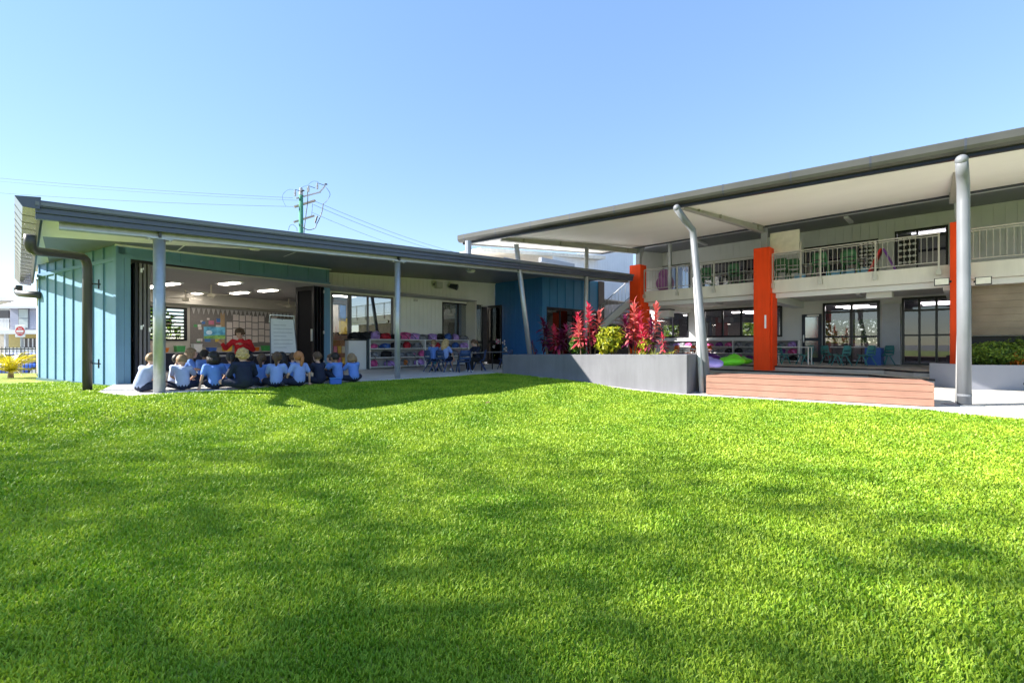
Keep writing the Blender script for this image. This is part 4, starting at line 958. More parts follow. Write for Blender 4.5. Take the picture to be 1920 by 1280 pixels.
def head_geo(mb, c, s=1.0, yaw=0.0, pitch=0.0):
    rot = Matrix.Rotation(yaw, 3, 'Z') @ Matrix.Rotation(pitch, 3, 'X'); c = Vector(c)
    f = lambda x, y, z: c+rot @ Vector((x*s, y*s, z*s))
    mb.ell(f(0,-.008,.02), (.078*s,.094*s,.092*s), 14, 10, rot); mb.ell(f(0,.022,-.035), (.060*s,.068*s,.070*s), 12, 8, rot); mb.ell(f(0,.035,-.075), (.036*s,.040*s,.032*s), 10, 6, rot)
    mb.ell(f(0,.096,-.018), (.011*s,.016*s,.016*s), 8, 6, rot); mb.tube([f(0,.084,.02), f(0,.098,-.014)], [.006*s,.010*s], 6)
    for sx in (-1,1): mb.ell(f(sx*.080,-.006,-.008), (.012*s,.020*s,.028*s), 8, 6, rot)
    return rot
POSES = {}
def pose(name, J, hs=1.0, adult=False, skirt=False, yaw=0, pitch=.15, thick=1.0, long_sleeve=False):
    """J: joints in metres, sitting on z = 0, facing +y"""
    V = {k: Vector(v) for k, v in J.items()}
    for k in list(V):
        if k.endswith('L') and k[:-1]+'R' not in V: v = V[k]; V[k[:-1]+'R'] = Vector((-v.x, v.y, v.z))
    t = thick; b = MB(); k = 1.35 if adult else 1.0
    rot = head_geo(b, V['head'], hs, yaw, pitch)
    cap(b, V['neck'], V['head']+Vector((0,-.01,-.05)), .040*k*t, .038*k*t)
    cap(b, V['pelvis'], V['chest'], .085*k*t, .095*k*t, 12); cap(b, V['chest'], V['neck'], .08*k*t, .045*k*t, 12)
    for s in 'LR':
        cap(b, V['sh'+s], V['el'+s], .034*k*t, .028*k*t); cap(b, V['el'+s], V['wr'+s], .028*k*t, .019*k*t); cap(b, V['chest']+Vector((0,0,.03)), V['sh'+s], .06*k*t, .040*k*t)
        cap(b, V['hip'+s], V['kn'+s], .060*k*t, .043*k*t); cap(b, V['kn'+s], V['an'+s], .042*k*t, .026*k*t); cap(b, V['pelvis'], V['hip'+s], .075*k*t, .065*k*t)
        cap(b, V['an'+s]-(V['to'+s]-V['an'+s])*.25, V['to'+s], .028*k, .022*k)
    body = remesh(b, 'body', skin_a, .012 if not adult else .014)
    hm = MB()
    for s, sg in (('L',1),('R',-1)):
        dirv = V.get('hd'+s, V['wr'+s]-V['el'+s]); hand(hm, V['wr'+s], dirv, (0,0,1), 1.0*k, sg)
    bm = bmesh.new(); bm.from_mesh(body); hmesh = hm.mesh('h', None); bm.from_mesh(hmesh)
    for f in bm.faces: f.smooth = True
    bm.to_mesh(body); bm.free(); body.materials.clear(); body.materials.append(skin_a)
    e = .015*k; s_ = MB()
    cap(s_, V['pelvis']+Vector((0,0,.02)), V['chest'], .100*k*t+e, .098*k*t+e, 14); cap(s_, V['chest'], V['neck']-Vector((0,0,.025)), .085*k*t+e, .040*k*t+e, 12)
    for s in 'LR':
        cap(s_, V['chest']+Vector((0,0,.03)), V['sh'+s], .064*k*t+e, .040*k*t+e)
        cap(s_, V['sh'+s], V['sh'+s].lerp(V['el'+s], 1.0 if long_sleeve else .72), .038*k*t+e, .034*k*t+e)
        if long_sleeve: cap(s_, V['el'+s], V['el'+s].lerp(V['wr'+s], .9), .034*k*t+e*.8, .024*k*t+e*.8)
    shirt = remesh(s_, 'shirt', sh_bl, .013, 3)
    p_ = MB(); e = .012*k
    cap(p_, V['pelvis']-Vector((0,0,.0)), V['pelvis']+Vector((0,0,.06)), .098*k*t+e, .090*k*t+e, 12)
    for s in 'LR':
        cap(p_, V['pelvis'], V['hip'+s], .080*k*t+e, .068*k*t+e); cap(p_, V['hip'+s], V['hip'+s].lerp(V['kn'+s], .95 if (skirt or adult) else .78), .066*k*t+e, .052*k*t+e)
        if adult: cap(p_, V['kn'+s], V['kn'+s].lerp(V['an'+s], .92), .05*k*t+e, .036*k*t+e)
    if skirt: cap(p_, V['pelvis']+Vector((0,.06,0)), (V['knL']+V['knR'])/2*.75+V['pelvis']*.25, .10*k, .09*k)
    short = remesh(p_, 'shorts', navy, .013, 3)
    sm = MB()
    for s in 'LR': cap(sm, V['an'+s]-(V['to'+s]-V['an'+s])*.28+Vector((0,0,-.004)), V['to'+s], .036*k, .030*k, 8)
    shoes = sm.mesh('shoes', shoe, True)
    POSES[name] = dict(body=body, shirt=shirt, shorts=short, shoes=shoes, head=V['head'].copy(), rot=rot, hs=hs, zmin=min(v.co.z for v in short.vertices))
X = {}
pose('cross', dict(pelvis=(0,0,.10), chest=(0,.035,.33), neck=(0,.055,.445), head=(0,.085,.565), shL=(.125,.045,.405), elL=(.185,.10,.24), wrL=(.09,.25,.16), hipL=(.075,.03,.085), knL=(.27,.20,.12), anL=(-.03,.29,.06), toL=(-.13,.30,.05)))
pose('cross_lean', dict(pelvis=(0,0,.10), chest=(.02,.07,.32), neck=(.03,.12,.425), head=(.035,.17,.53), shL=(.14,.08,.40), elL=(.20,.20,.25), wrL=(.12,.33,.15), shR=(-.10,.09,.39), elR=(-.17,.20,.25), wrR=(-.06,.33,.15), hipL=(.075,.03,.085), knL=(.28,.18,.11), anL=(-.03,.30,.06), toL=(-.13,.30,.05)), pitch=-.35)
pose('side_leg', dict(pelvis=(0,0,.095), chest=(-.02,.02,.33), neck=(-.02,.035,.445), head=(-.015,.06,.565), shL=(.11,.03,.405), elL=(.19,.06,.24), wrL=(.16,.18,.12), shR=(-.15,.03,.40), elR=(-.21,-.02,.24), wrR=(-.24,.02,.06), hipL=(.075,.03,.085), knL=(.24,.27,.085), anL=(.34,.02,.06), toL=(.38,-.07,.05), hipR=(-.075,.03,.085), knR=(-.05,.33,.085), anR=(.18,.22,.06), toR=(.27,.18,.05)), skirt=True)
pose('kneel', dict(pelvis=(0,0,.20), chest=(0,.03,.44), neck=(0,.045,.555), head=(0,.07,.675), shL=(.12,.035,.515), elL=(.17,.10,.36), wrL=(.07,.24,.33), hipL=(.07,.03,.19), knL=(.11,.31,.08), anL=(.09,-.07,.06), toL=(.09,-.17,.045)), skirt=True)
pose('knees_up', dict(pelvis=(0,0,.10), chest=(0,.02,.33), neck=(0,.06,.44), head=(0,.10,.55), shL=(.12,.035,.40), elL=(.17,.18,.30), wrL=(.06,.33,.28), hipL=(.075,.03,.09), knL=(.13,.30,.30), anL=(.10,.40,.06), toL=(.10,.50,.04)), pitch=-.15)
pose('big', dict(pelvis=(0,0,.12), chest=(0,.04,.37), neck=(0,.065,.49), head=(0,.09,.61), shL=(.15,.045,.44), elL=(.225,.10,.26), wrL=(.11,.27,.17), hipL=(.09,.03,.10), knL=(.31,.20,.13), anL=(-.03,.32,.06), toL=(-.13,.33,.05)), thick=1.28, long_sleeve=True, hs=1.04)
pose('jumper', dict(pelvis=(0,0,.10), chest=(0,.03,.33), neck=(0,.05,.445), head=(0,.08,.565), shL=(.125,.045,.405), elL=(.17,.15,.26), wrL=(.05,.30,.26), hipL=(.075,.03,.085), knL=(.27,.20,.12), anL=(-.03,.29,.06), toL=(-.13,.30,.05)), long_sleeve=True, pitch=-.1)
pose('chair', dict(pelvis=(0,0,.46), chest=(0,.05,.69), neck=(0,.08,.80), head=(0,.12,.92), shL=(.125,.07,.76), elL=(.16,.20,.62), wrL=(.06,.38,.62), hipL=(.07,.04,.45), knL=(.09,.33,.44), anL=(.09,.26,.10), toL=(.09,.37,.05)), pitch=-.25)
pose('chair_hang', dict(pelvis=(0,0,.46), chest=(0,.03,.69), neck=(0,.05,.80), head=(0,.08,.92), shL=(.12,.04,.76), elL=(.20,.10,.60), wrL=(.20,.20,.46), hipL=(.07,.04,.45), knL=(.10,.33,.44), anL=(.10,.22,.10), toL=(.10,.33,.05)), pitch=-.1, yaw=-.35)
pose('teacher', dict(pelvis=(0,0,.56), chest=(.01,.03,.90), neck=(.01,.045,1.08), head=(-.02,.09,1.235), shR=(-.185,.03,1.02), elR=(-.34,.14,.84), wrR=(-.40,.33,.96), shL=(.20,.03,1.02), elL=(.30,.12,.80), wrL=(.05,.31,.95), hdL=(-1,.2,.2), hdR=(-.5,.4,.6), hipL=(.10,.06,.54), knL=(.13,.50,.52), anL=(.12,.46,.09), toL=(.12,.62,.05)), adult=True, long_sleeve=True, yaw=.55, pitch=-.22, hs=1.12)
pose('adult_desk', dict(pelvis=(0,0,.48), chest=(0,.07,.76), neck=(0,.13,.92), head=(0,.19,1.05), shL=(.165,.09,.86), elL=(.21,.25,.70), wrL=(.08,.42,.70), hipL=(.09,.04,.46), knL=(.11,.42,.46), anL=(.11,.34,.09), toL=(.11,.47,.05)), adult=True, pitch=-.4, hs=1.05, thick=.86)
# hair, modelled round the centre of the head
def hair_cap(name, seed, rough=.012, low=-.5, front=.38, side=.0):
    g = random.Random(seed); m = MB(); n, k = 30, 20; r = (.090,.108,.106); vs_ = []
    ph = [g.uniform(0,6.28) for _ in range(6)]
    for i in range(k+1):
        th = math.pi*i/k
        for j in range(n):
            a = 2*math.pi*j/n; d = 1+rough*8*(.5*math.sin(7*a+ph[0]+3*th)+.5*math.sin(11*th+5*a+ph[1]))*.12
            vs_.append((r[0]*d*math.sin(th)*math.cos(a), r[1]*d*math.sin(th)*math.sin(a)-.012, r[2]*d*math.cos(th)+.020))
    fs = []
    for i in range(k):
        for j in range(n):
            q = (i*n+j, (i+1)*n+j, (i+1)*n+(j+1) % n, i*n+(j+1) % n); c = sum((Vector(vs_[x]) for x in q), Vector())/4
            yy, zz = c.y/.1, c.z/.1
            lim = front if yy > .45 else (side if yy > -.15 else low)
            if zz > lim: fs.append(q)
    m.v = vs_; m.f = fs; return m
def hair(name):
    m = hair_cap(name, len(name))
    if name == 'short': m = hair_cap(name, 1, .02, -.42, .42, .12)
    if name == 'curly':
        m = hair_cap(name, 2, .03, -.6, .40, -.3); g = random.Random(3)
        for k in range(70):
            a = g.uniform(0,6.28); th = g.uniform(0,2.0); y = math.sin(th)*math.sin(a)
            if y > .45 and th > .9: continue
            m.ell((.092*math.sin(th)*math.cos(a), .108*y-.012, .106*math.cos(th)+.02), g.uniform(.018,.028), 6, 5)
    if name == 'bob':
        m = hair_cap(name, 4, .015, -.95, .40, -.85)
        for k in range(15):
            a = math.pi*(1.0+k/14*1.0); m.tube([(.088*math.cos(a),.10*math.sin(a)-.01,.02),(.096*math.cos(a),.108*math.sin(a)-.01,-.06),(.090*math.cos(a),.10*math.sin(a)-.006,-.115)], [.022,.022,.012], 6)
    if name in ('ponytail','highpony'):
        m = hair_cap(name, 5, .012, -.5, .42, -.05); z = .02 if name == 'ponytail' else .07
        m.tube([(0,-.105,z),(0,-.15,z),(.005,-.155,z-.07),(.01,-.14,z-.17),(.0,-.135,z-.23)], [.022,.030,.034,.026,.008], 9)
    if name == 'long':
        m = hair_cap(name, 6, .012, -.8, .42, -.6)
        for k in range(13):
            a = math.pi*(1.02+k/12*.96); m.tube([(.085*math.cos(a),.10*math.sin(a)-.012,.03),(.098*math.cos(a),.112*math.sin(a)-.012,-.08),(.085*math.cos(a),.115*math.sin(a)-.02,-.18),(.07*math.cos(a),.11*math.sin(a)-.025,-.25)], [.022,.026,.024,.008], 6)
    return m.mesh('hair', None, True)
HAIR = {k: hair(k) for k in ('short','curly','bob','ponytail','highpony','long')}
ey = MB(); ey.ell((0,0,0), (.010,.005,.007), 8, 6); EYE = ey.mesh('eye', M('eye_dark', (.02,.015,.012), .2), True)
mo = MB(); mo.ell((0,0,0), (.020,.005,.005), 8, 6); MOUTH = mo.mesh('mouth', M('lips', (.42,.13,.11), .5), True)
def setmat(o, m):
    if not o.data.materials: o.data.materials.append(None)
    o.material_slots[0].link = 'OBJECT'; o.material_slots[0].material = m
def person(p, face, ps, top, hairk, hcol, label, skin=skin_a, bottom=navy, s=1.0, group=None, mirror=False, dz=0.0, shoes=shoe, cat='person'):
    """p: seat point on the ground; face: point looked at"""
    D_ = POSES[ps]; rz = math.atan2(face[1]-p[1], face[0]-p[0])-math.pi/2
    o = bpy.data.objects.new('person', D_['body']); COL.objects.link(o); o.location = (p[0], p[1], p[2]-D_['zmin']*s*(1 if ps not in ('chair','chair_hang','teacher','adult_desk') else 0)+dz)
    o.rotation_euler = (0,0,rz); o.scale = (-s if mirror else s, s, s); setmat(o, skin); tag(o, label, cat, group)
    for nm, mt_ in (('shirt',top),('shorts',bottom),('shoes',shoes)):
        c = bpy.data.objects.new(nm, D_[nm]); COL.objects.link(c); c.parent = o; setmat(c, mt_)
    h = bpy.data.objects.new('hair', HAIR[hairk]); COL.objects.link(h); h.parent = o; h.location = D_['head']; h.rotation_euler = D_['rot'].to_euler(); hs = D_['hs']; h.scale = (hs,hs,hs); setmat(h, hairm[hcol])
    for sx in (-1,1):
        e = bpy.data.objects.new('eye', EYE); COL.objects.link(e); e.parent = o; e.location = D_['head']+D_['rot'] @ Vector((sx*.030*hs, .083*hs, .004*hs)); e.rotation_euler = D_['rot'].to_euler()
    e = bpy.data.objects.new('mouth', MOUTH); COL.objects.link(e); e.parent = o; e.location = D_['head']+D_['rot'] @ Vector((0, .084*hs, -.052*hs)); e.rotation_euler = D_['rot'].to_euler()
    return o
TP = Vector((-7.45,12.55,0))                  # the teacher's chair
gk = 'pupils sitting on the verandah for story time'
def at(px, Y): return Vector(((px-960)/FPX*Y, Y, .012))
KIDS = [ # px, depth, pose, top, hair, colour, skin, mirror, scale, label
 (265,9.0,'cross_lean',sh_pale,'short','sandy',skin_a,False,1.16,'child in pale blue shirt sitting alone at the slab edge before the steel post'),
 (343,9.35,'cross_lean',sh_pale,'short','sandy',skin_b,True,1.10,'child in pale blue shirt looking down, just behind the steel post'),
 (327,10.0,'cross',sh_pale,'short','dark',skin_b,False,1.05,'dark-haired child half hidden behind the child at the steel post'),
 (352,10.6,'kneel',sh_bl,'long','sandy',skin_a,False,1.10,'kneeling child with long fair hair in a blue dress'),
 (381,11.0,'kneel',sh_bl,'short','dark',skin_c,False,1.05,'dark-haired child in blue shirt kneeling closest to the teacher'),
 (404,9.55,'side_leg',sh_bl,'bob','dark',skin_b,False,1.14,'child with dark bob and blue shirt sitting with legs to one side'),
 (434,10.2,'cross',sh_bl,'highpony','dark',skin_b,False,1.10,'child with dark ponytail in blue shirt, behind the navy jumper'),
 (458,9.6,'big',navy,'curly','blond',skin_a,False,1.12,'curly blond pupil in a navy jumper seen from behind'),
 (489,10.2,'cross',sh_bl,'ponytail','brown',skin_a,False,1.06,'child with brown ponytail in blue shirt, right of the navy jumper'),
 (473,11.2,'cross',sh_bl,'short','dark',skin_c,False,1.02,'dark-haired child in the back row below the teacher'),
 (518,9.95,'cross',sh_lt,'highpony','brown',skin_a,False,1.12,'child with high brown ponytail and light blue shirt in the front row'),
 (532,10.7,'cross',navy,'long','dark',skin_c,False,1.10,'child with long black hair in the second row'),
 (548,11.6,'cross',sh_bl,'short','brown',skin_a,True,1.05,'brown-haired child in the back row near the black door stack'),
 (561,10.2,'side_leg',sh_lt,'ponytail','ginger',skin_a,True,1.12,'child with ginger ponytail and light blue shirt in the front row'),
 (599,10.75,'jumper',navy,'short','brown',skin_a,False,1.10,'child in navy jumper and short brown hair at the end of the front row'),
 (625,11.7,'cross',sh_bl,'short','brown',skin_a,False,1.0,'child half hidden behind the black-haired child at the door jamb'),
 (634,11.2,'knees_up',sh_bl,'short','dark',skin_c,False,1.08,'black-haired child in blue shirt sitting by the blue lunch box'),
 (664,11.35,'cross_lean',sh_bl,'bob','sandy',skin_a,False,1.08,'child with light brown bob at the right end of the group'),
]
for (px, Y, ps, top, hk, hc, sk, mir, s, lab) in KIDS:
    rgk = random.Random(int(px)); person(at(px, Y), TP+Vector((rgk.uniform(-2.2,1.6), rgk.uniform(-1.2,1.2), 0)), ps, top, hk, hc, lab, sk, navy, s, gk, mir)
camv = Vector((0.5,0,0))
person(TP, Vector((-5.2,8.2,0)), 'teacher', redk, 'curly', 'brown', 'teacher in a red long-sleeved top holding up a picture book', skin_b, black_c, 1.0, mirror=True)
# picture book held open
bkq = P(402,624,12.15); bkt = thing('picture_book', 'open picture book with a blue and green cover held by the teacher', 'book', bkq-Vector((0,0,.16)), math.atan2(-8.2,5.0)+math.pi/2+.15)
pg_b = M('book_sky', (.05,.32,.62), .4, .5, 9, var2=(.25,.62,.80)); pg_g = M('book_green', (.12,.42,.10), .4, .5, 14, var2=(.45,.60,.12)); pg_w = M('book_white', (.82,.86,.88), .4, .1, 6)
for sx in (-1,1):
    m = MB(); m.hexa([(0,0,0),(sx*.24,-.05,0),(sx*.24,-.038,0),(0,.014,0),(0,0,.32),(sx*.24,-.05,.32),(sx*.24,-.038,.32),(0,.014,.32)]); cv = m.build('cover', pg_b, bkt, local=True)
    m = MB(); m.hexa([(0,-.004,.004),(sx*.238,-.054,.004),(sx*.238,-.052,.004),(0,-.002,.004),(0,-.004,.10),(sx*.238,-.054,.07+.04*(sx>0)),(sx*.238,-.052,.07+.04*(sx>0)),(0,-.002,.10)]); m.build('printed_hill', pg_g, cv, local=True)
    m = MB(); c = (sx*.12,-.0305,.17)
    m.v = [(c[0]+.07*math.cos(k*.5236), c[1]-.004-.208*abs(.07*math.cos(k*.5236))*0-.0, c[2]+.06*math.sin(k*.5236)) for k in range(12)]; m.v = [(x, -.208*abs(x)-.005, z) for x, y, z in m.v]; m.f = [tuple(range(12)) if sx > 0 else tuple(range(11,-1,-1))]
    if sx < 0: m.build('printed_dome', pg_w, cv, local=True)
# ================================================================== classroom contents
def tbox(name, mat, parent, *b, bevel=0):
    m = MB(); m.box(FT, *b); return m.build(name, mat, parent, bevel=bevel)
ua, ub = onT(356,600,D)[0], onT(548,600,D)[0]
pin = thing('pin_board', 'long grey pin board covered with pupils work on the classroom rear wall', 'pin board', FT((ua+ub)/2, D-.05, 1.0))
tbox('board', M('grey_felt', (.23,.21,.20), .9, .1, 20), pin, ua, ub, D-.04, D-.001, .85, 2.38)
pap = M('paper', (.74,.66,.62), .7, .06, 4); tan = M('tan_card', (.46,.32,.18), .8, .1)
tbox('card_strip', tan, pin, onT(412,0,D)[0], onT(420,0,D)[0], D-.048, D-.041, .95, 2.2)
for i in range(8):
    for j in range(4):
        px = 424+i*12.0; u = onT(px,0,D)[0]; u2 = onT(px+10.2,0,D)[0]; z = 1.02+j*.29+(.03 if i % 2 else 0)
        if (i, j) in ((0,3),(7,0),(6,3)): continue
        tbox('paper_sheet', pap, pin, u, u2, D-.049, D-.042, z, z+.25)
cols = [M('card_%s' % k, c, .7) for k, c in (('blue',(.08,.2,.5)),('green',(.1,.35,.12)),('pink',(.6,.2,.3)),('yellow',(.7,.5,.08)),('white',(.75,.74,.7)))]
random.seed(4)
for k in range(22):
    px = random.uniform(360,408); u = onT(px,0,D)[0]; z = random.uniform(.95,2.0); s = random.uniform(.08,.22)
    tbox('picture_card', cols[k % 5] if k % 3 else pap, pin, u, u+s, D-.047-.001*k*.1, D-.042-.0001*k, z, z+s*.8)
bun = thing('bunting', 'string of pale triangle flags above the pin board', 'bunting', FT((ua+ub)/2, D-.1, 2.1))
for k in range(24):
    u = ua+(ub-ua)*(k+.15)/24; w_ = (ub-ua)/24*.8; m = MB(); m.prism([FT(u,D-.07,2.34), FT(u+w_,D-.07,2.34), FT(u+w_/2,D-.07,2.10)], FT(0,-.004)-FT(0,0)); m.build('flag', M('flag_cloth', (.52,.50,.48), .8, .25, 3), bun)
m = MB(); m.tube([FT(ua,D-.072,2.34),FT(ub,D-.072,2.345)], .004, 4); m.build('cord', white, bun)
# low dark cabinets under the board, with coloured tubs
cab = thing('low_cabinet', 'long low dark cabinet with white top under the pin board', 'cabinet', FT(4, D-.3, 0))
tbox('carcass', M('cabinet_dark', (.02,.025,.05), .5), cab, 1.2, 9.4, D-.55, D-.05, .01, .62); tbox('top', M('cabinet_top', (.42,.41,.42), .4), cab, 1.18, 9.42, D-.58, D-.045, .622, .66)
cc = [('red',(.6,.03,.03)),('yellow',(.75,.45,.04)),('blue',(.04,.13,.5)),('white',(.75,.75,.75)),('green',(.08,.4,.12)),('orange',(.75,.22,.03))]
for k in range(14):
    nm, c = cc[(k*5+2) % 6]; u = 1.5+k*.55+.07*math.sin(k*3.1); h = .14+.07*((k*7) % 3)
    t = thing('storage_tub', '%s tub on the low cabinet, number %s from the louvre window end' % (nm, ['one','two','three','four','five','six','seven','eight','nine','ten','eleven','twelve','thirteen','fourteen'][k]), 'tub', FT(u+.12, D-.3, .662), 0, 'tubs on the low cabinet')
    m = MB(); m.hexa([FT(u,D-.42,.662),FT(u+.24,D-.42,.662),FT(u+.24,D-.2,.662),FT(u,D-.2,.662),FT(u-.02,D-.44,.662+h),FT(u+.26,D-.44,.662+h),FT(u+.26,D-.18,.662+h),FT(u-.02,D-.18,.662+h)]); m.build('body', M('tub_'+nm, c, .5), t); tbox('rim', M('tub_'+nm), t, u-.03, u+.27, D-.45, D-.17, .663+h, .68+h)
# teaching easel with paper
eq = P(529,640,12.2); u, v = FT.inv(eq.x, eq.y); es = thing('flip_chart', 'white paper flip chart leaning on an easel beside the folded black doors', 'easel', FT(u, v, 0))
m = MB(); a0 = FT(u-.42,v-.16,.72); a1 = FT(u+.32,v-.16,.72); c0 = FT(u-.26,v+.12,1.62); c1 = FT(u+.42,v+.12,1.62); off = Vector((.0,.02,.006))
m.hexa([a0,a1,a1+off,a0+off,c0,c1,c1+off,c0+off]); m.build('paper_pad', M('flip_paper', (.62,.60,.57), .7, .05), es)
for k in range(7):
    t = .15+k*.11; m = MB(); f0 = a0.lerp(c0,t)+(a1-a0)*.12; f1 = a0.lerp(c0,t)+(a1-a0)*(.85 if k % 3 else .6); nrm = Vector((-.5,-.85,.0)).normalized()*-.0; n2 = (a1-a0).cross(c0-a0).normalized(); n2 = n2 if n2.y < 0 else -n2
    m.hexa([f0+n2*.002, f1+n2*.002, f1+n2*.004, f0+n2*.004]+[q+Vector((0,0,.014)) for q in (f0+n2*.002, f1+n2*.002, f1+n2*.004, f0+n2*.004)]); m.build('writing_line', M('pencil_grey', (.38,.37,.37), .7), es)
m = MB(); m.tube([c0+Vector((-.02,0,-.1)),c0+Vector((0,0,.10)),c1+Vector((0,0,.10)),c1+Vector((.02,0,-.1))], .014, 6); m.build('top_bar', white, es)
m = MB()
for (p_, q_) in ((a0,c0),(a1,c1)): m.tube([Vector((p_.x,p_.y,.0)), p_, q_], .014, 6)
m.tube([FT(u,v+.45,0), (c0+c1)/2], .014, 6); m.build('frame', greyst, es)
# shelf unit, globe, cone, small posters near the black doors
shx = thing('shelf_unit', 'dark shelf unit with coloured boxes behind the flip chart', 'shelf', FT(8.6, D-.3, 0))
for z in (.05,.5,.95,1.4): tbox('shelf', M('cabinet_dark'), shx, 8.3, 10.2, D-.5, D-.05, z, z+.04)
for u in (8.28,9.2,10.18): tbox('upright', M('cabinet_dark'), shx, u, u+.04, D-.5, D-.05, 0, 1.6)
for k in range(15):
    nm, c = cc[(k*4+1) % 6]; uu = 8.4+(k % 5)*.36; z = (.09,.54,.99)[k//5]; tbox('box', M('tub_'+nm), shx, uu, uu+.26, D-.45, D-.12, z, z+.2+.04*(k % 3))
gq = FT(8.9, D-.3, 1.62); gl_ = thing('globe', 'blue globe on top of the dark shelf unit', 'globe', gq); m = MB(); m.ell(gq+Vector((0,0,.28)), .22, 20, 12); m.build('sphere', M('globe_blue', (.02,.13,.35), .3, .5, 5, var2=(.08,.28,.20)), gl_, smooth=True); m = MB(); m.lathe(gq, [(.12,0),(.10,.02),(.02,.04),(.015,.09)], 14); m.build('stand', blackf, gl_)
cq = P(549,657,13.2); cn_ = thing('loud_hailer_cone', 'small blue cone with a red tip on the cabinet beside the flip chart', 'cone', cq-Vector((0,0,.1))); m = MB(); m.lathe(cq-Vector((0,0,.1)), [(.09,0),(.05,.08),(.03,.22)], 12); m.build('body', M('tub_blue'), cn_, smooth=True); m = MB(); m.lathe(cq+Vector((0,0,.12)), [(.02,0),(.08,.05),(.05,.09)], 12); m.build('tip', M('tub_red'), cn_, smooth=True)
ctb = thing('side_table', 'low grey table behind the seated children', 'table', FT(4.6,1.9,0)); tbox('top', M('cabinet_top'), ctb, 3.0, 6.6, 1.5, 2.2, .56, .60)
for (u, v) in ((3.05,1.55),(6.5,1.55),(3.05,2.1),(6.5,2.1)): tbox('leg', blackf, ctb, u, u+.05, v, v+.05, 0, .56)
tch = thing('teacher_chair', 'dark chair under the teacher in red', 'chair', TP); m = MB(); m.rbox(-.22,.22,-.22,.22,.40,.45,.02); m.build('seat', M('chair_navy', (.03,.05,.11), .5), tch, local=True)
m = MB(); m.rbox(-.2,.2,.2,.24,.5,.85,.015); m.build('backrest', M('chair_navy'), tch, local=True)
for (x, y) in ((-.19,-.19),(.19,-.19),(-.19,.19),(.19,.19)): m = MB(); m.tube([(x,y,0),(x*.9,y*.9,.4)], .014, 6); m.build('leg', greyst, tch, local=True)
# ceiling lamps and fans
for i, (px, py, v, wd) in enumerate(((318,538,3.2,1.2),(281,542,4.6,1.2),(449,552,3.8,1.2),(502,541,2.2,1.2),(372,560,5.2,.8),(430,565,1.4,1.2))):
    u, _ = onT(px, py, v); t = thing('ceiling_lamp', 'lit fluorescent ceiling panel in the classroom, ' + ['behind the steel post','closest to the louvre window','in the middle of the ceiling','nearest the black doors','small one near the rear wall','over the seated pupils'][i], 'lamp', FT(u, v, 2.8), 0, 'classroom ceiling lamps')
    tbox('housing', wht, t, u-.17, u+.17, v-wd*.4-.03, v+wd*.4+.03, 2.84, 2.874); tbox('diffuser', lampm, t, u-.11, u+.11, v-wd*.35, v+wd*.35, 2.815, 2.839)
for i, (px, py, v) in enumerate(((396,545,2.6),(348,558,4.8),(541,570,4.4))):
    u, _ = onT(px, py, v); q = FT(u, v, 2.87); t = thing('ceiling_fan', 'white ceiling fan ' + ['in the middle of the classroom','near the louvre window','near the dark shelf unit'][i], 'fan', q, 0, 'classroom ceiling fans')
    m = MB(); m.lathe(q-Vector((0,0,.40)), [(.03,.40),(.02,.36),(.02,.14),(.10,.12),(.11,.04),(.07,0)][::-1], 14); m.build('motor', M('fan_cream', (.66,.60,.48), .5), t)
    for k in range(3):
        a = k*2.094+.4+i; m = MB(); d_ = Vector((math.cos(a), math.sin(a), 0)); n_ = Vector((-d_.y, d_.x, 0)); q0 = q-Vector((0,0,.30))
        m.hexa([q0+d_*.1-n_*.04-Vector((0,0,.01)), q0+d_*.66-n_*.07-Vector((0,0,.01)), q0+d_*.66+n_*.06+Vector((0,0,.012)), q0+d_*.1+n_*.04+Vector((0,0,.012))]+[x+Vector((0,0,.008)) for x in (q0+d_*.1-n_*.04-Vector((0,0,.01)), q0+d_*.66-n_*.07-Vector((0,0,.01)), q0+d_*.66+n_*.06+Vector((0,0,.012)), q0+d_*.1+n_*.04+Vector((0,0,.012)))]); m.build('blade', M('fan_cream'), t)
# things seen in the next rooms
pr_ = FB(onB(640,0,18.0)[0], 18.0, 0)
for i, (px, py, s, ci) in enumerate(((628,585,.5,4),(629,607,.5,4),(643,610,.45,3),(641,586,.4,0))):
    a, z = onB(px, py, 18.4); t = thing('wall_poster', ['framed notice beside the sliding door','lower framed notice beside the sliding door','yellow floral poster inside the sliding door','blue poster inside the sliding door'][i], 'poster', FB(a, 18.4, z-.3)); part('sheet', cols[ci] if i > 1 else pap, t, (a-s*.4, a+s*.4, 18.38, 18.40, z-.35, z+.3)); part('frame', blackf, t, (a-s*.45, a+s*.45, 18.401, 18.42, z-.40, z+.35))
part('rear_room_wall', M('rear_room_wall', (.42,.30,.25), .7), lb, (8.6, 15.1, 19.6, 19.7, 0, 3.2)); part('rear_room_floor', carpet, lb, (7.6, 15.1, 16.5, 19.6, -.01, .005)); part('rear_room_ceiling', ceilw, lb, (7.6, 15.1, 16.5, 19.6, 2.9, 2.95))
for i, (px, py, b) in enumerate(((640,556,17.6),(858,580,17.8),(872,583,18.6))):
    a, _ = onB(px, py, b); t = thing('ceiling_lamp', 'lit ceiling strip ' + ['behind the sliding door','behind the far window, in front','behind the far window, further in'][i], 'lamp', FB(a, b, 2.8)); part('housing', wht, t, (a-.6, a+.6, b-.14, b+.14, 2.86, 2.899)); part('diffuser', lampm, t, (a-.57, a+.57, b-.11, b+.11, 2.83, 2.859))
bcs = thing('book_case', 'wooden bookcase with bright books behind the sliding door', 'bookcase', FB(8.6,18.2,0)); a = onB(641,0,17.6)[0]
part('carcass', M('warm_wood', (.28,.13,.06), .6, .2, 6), bcs, (a-.5, a+.6, 17.75, 18.0, 0, 1.1))
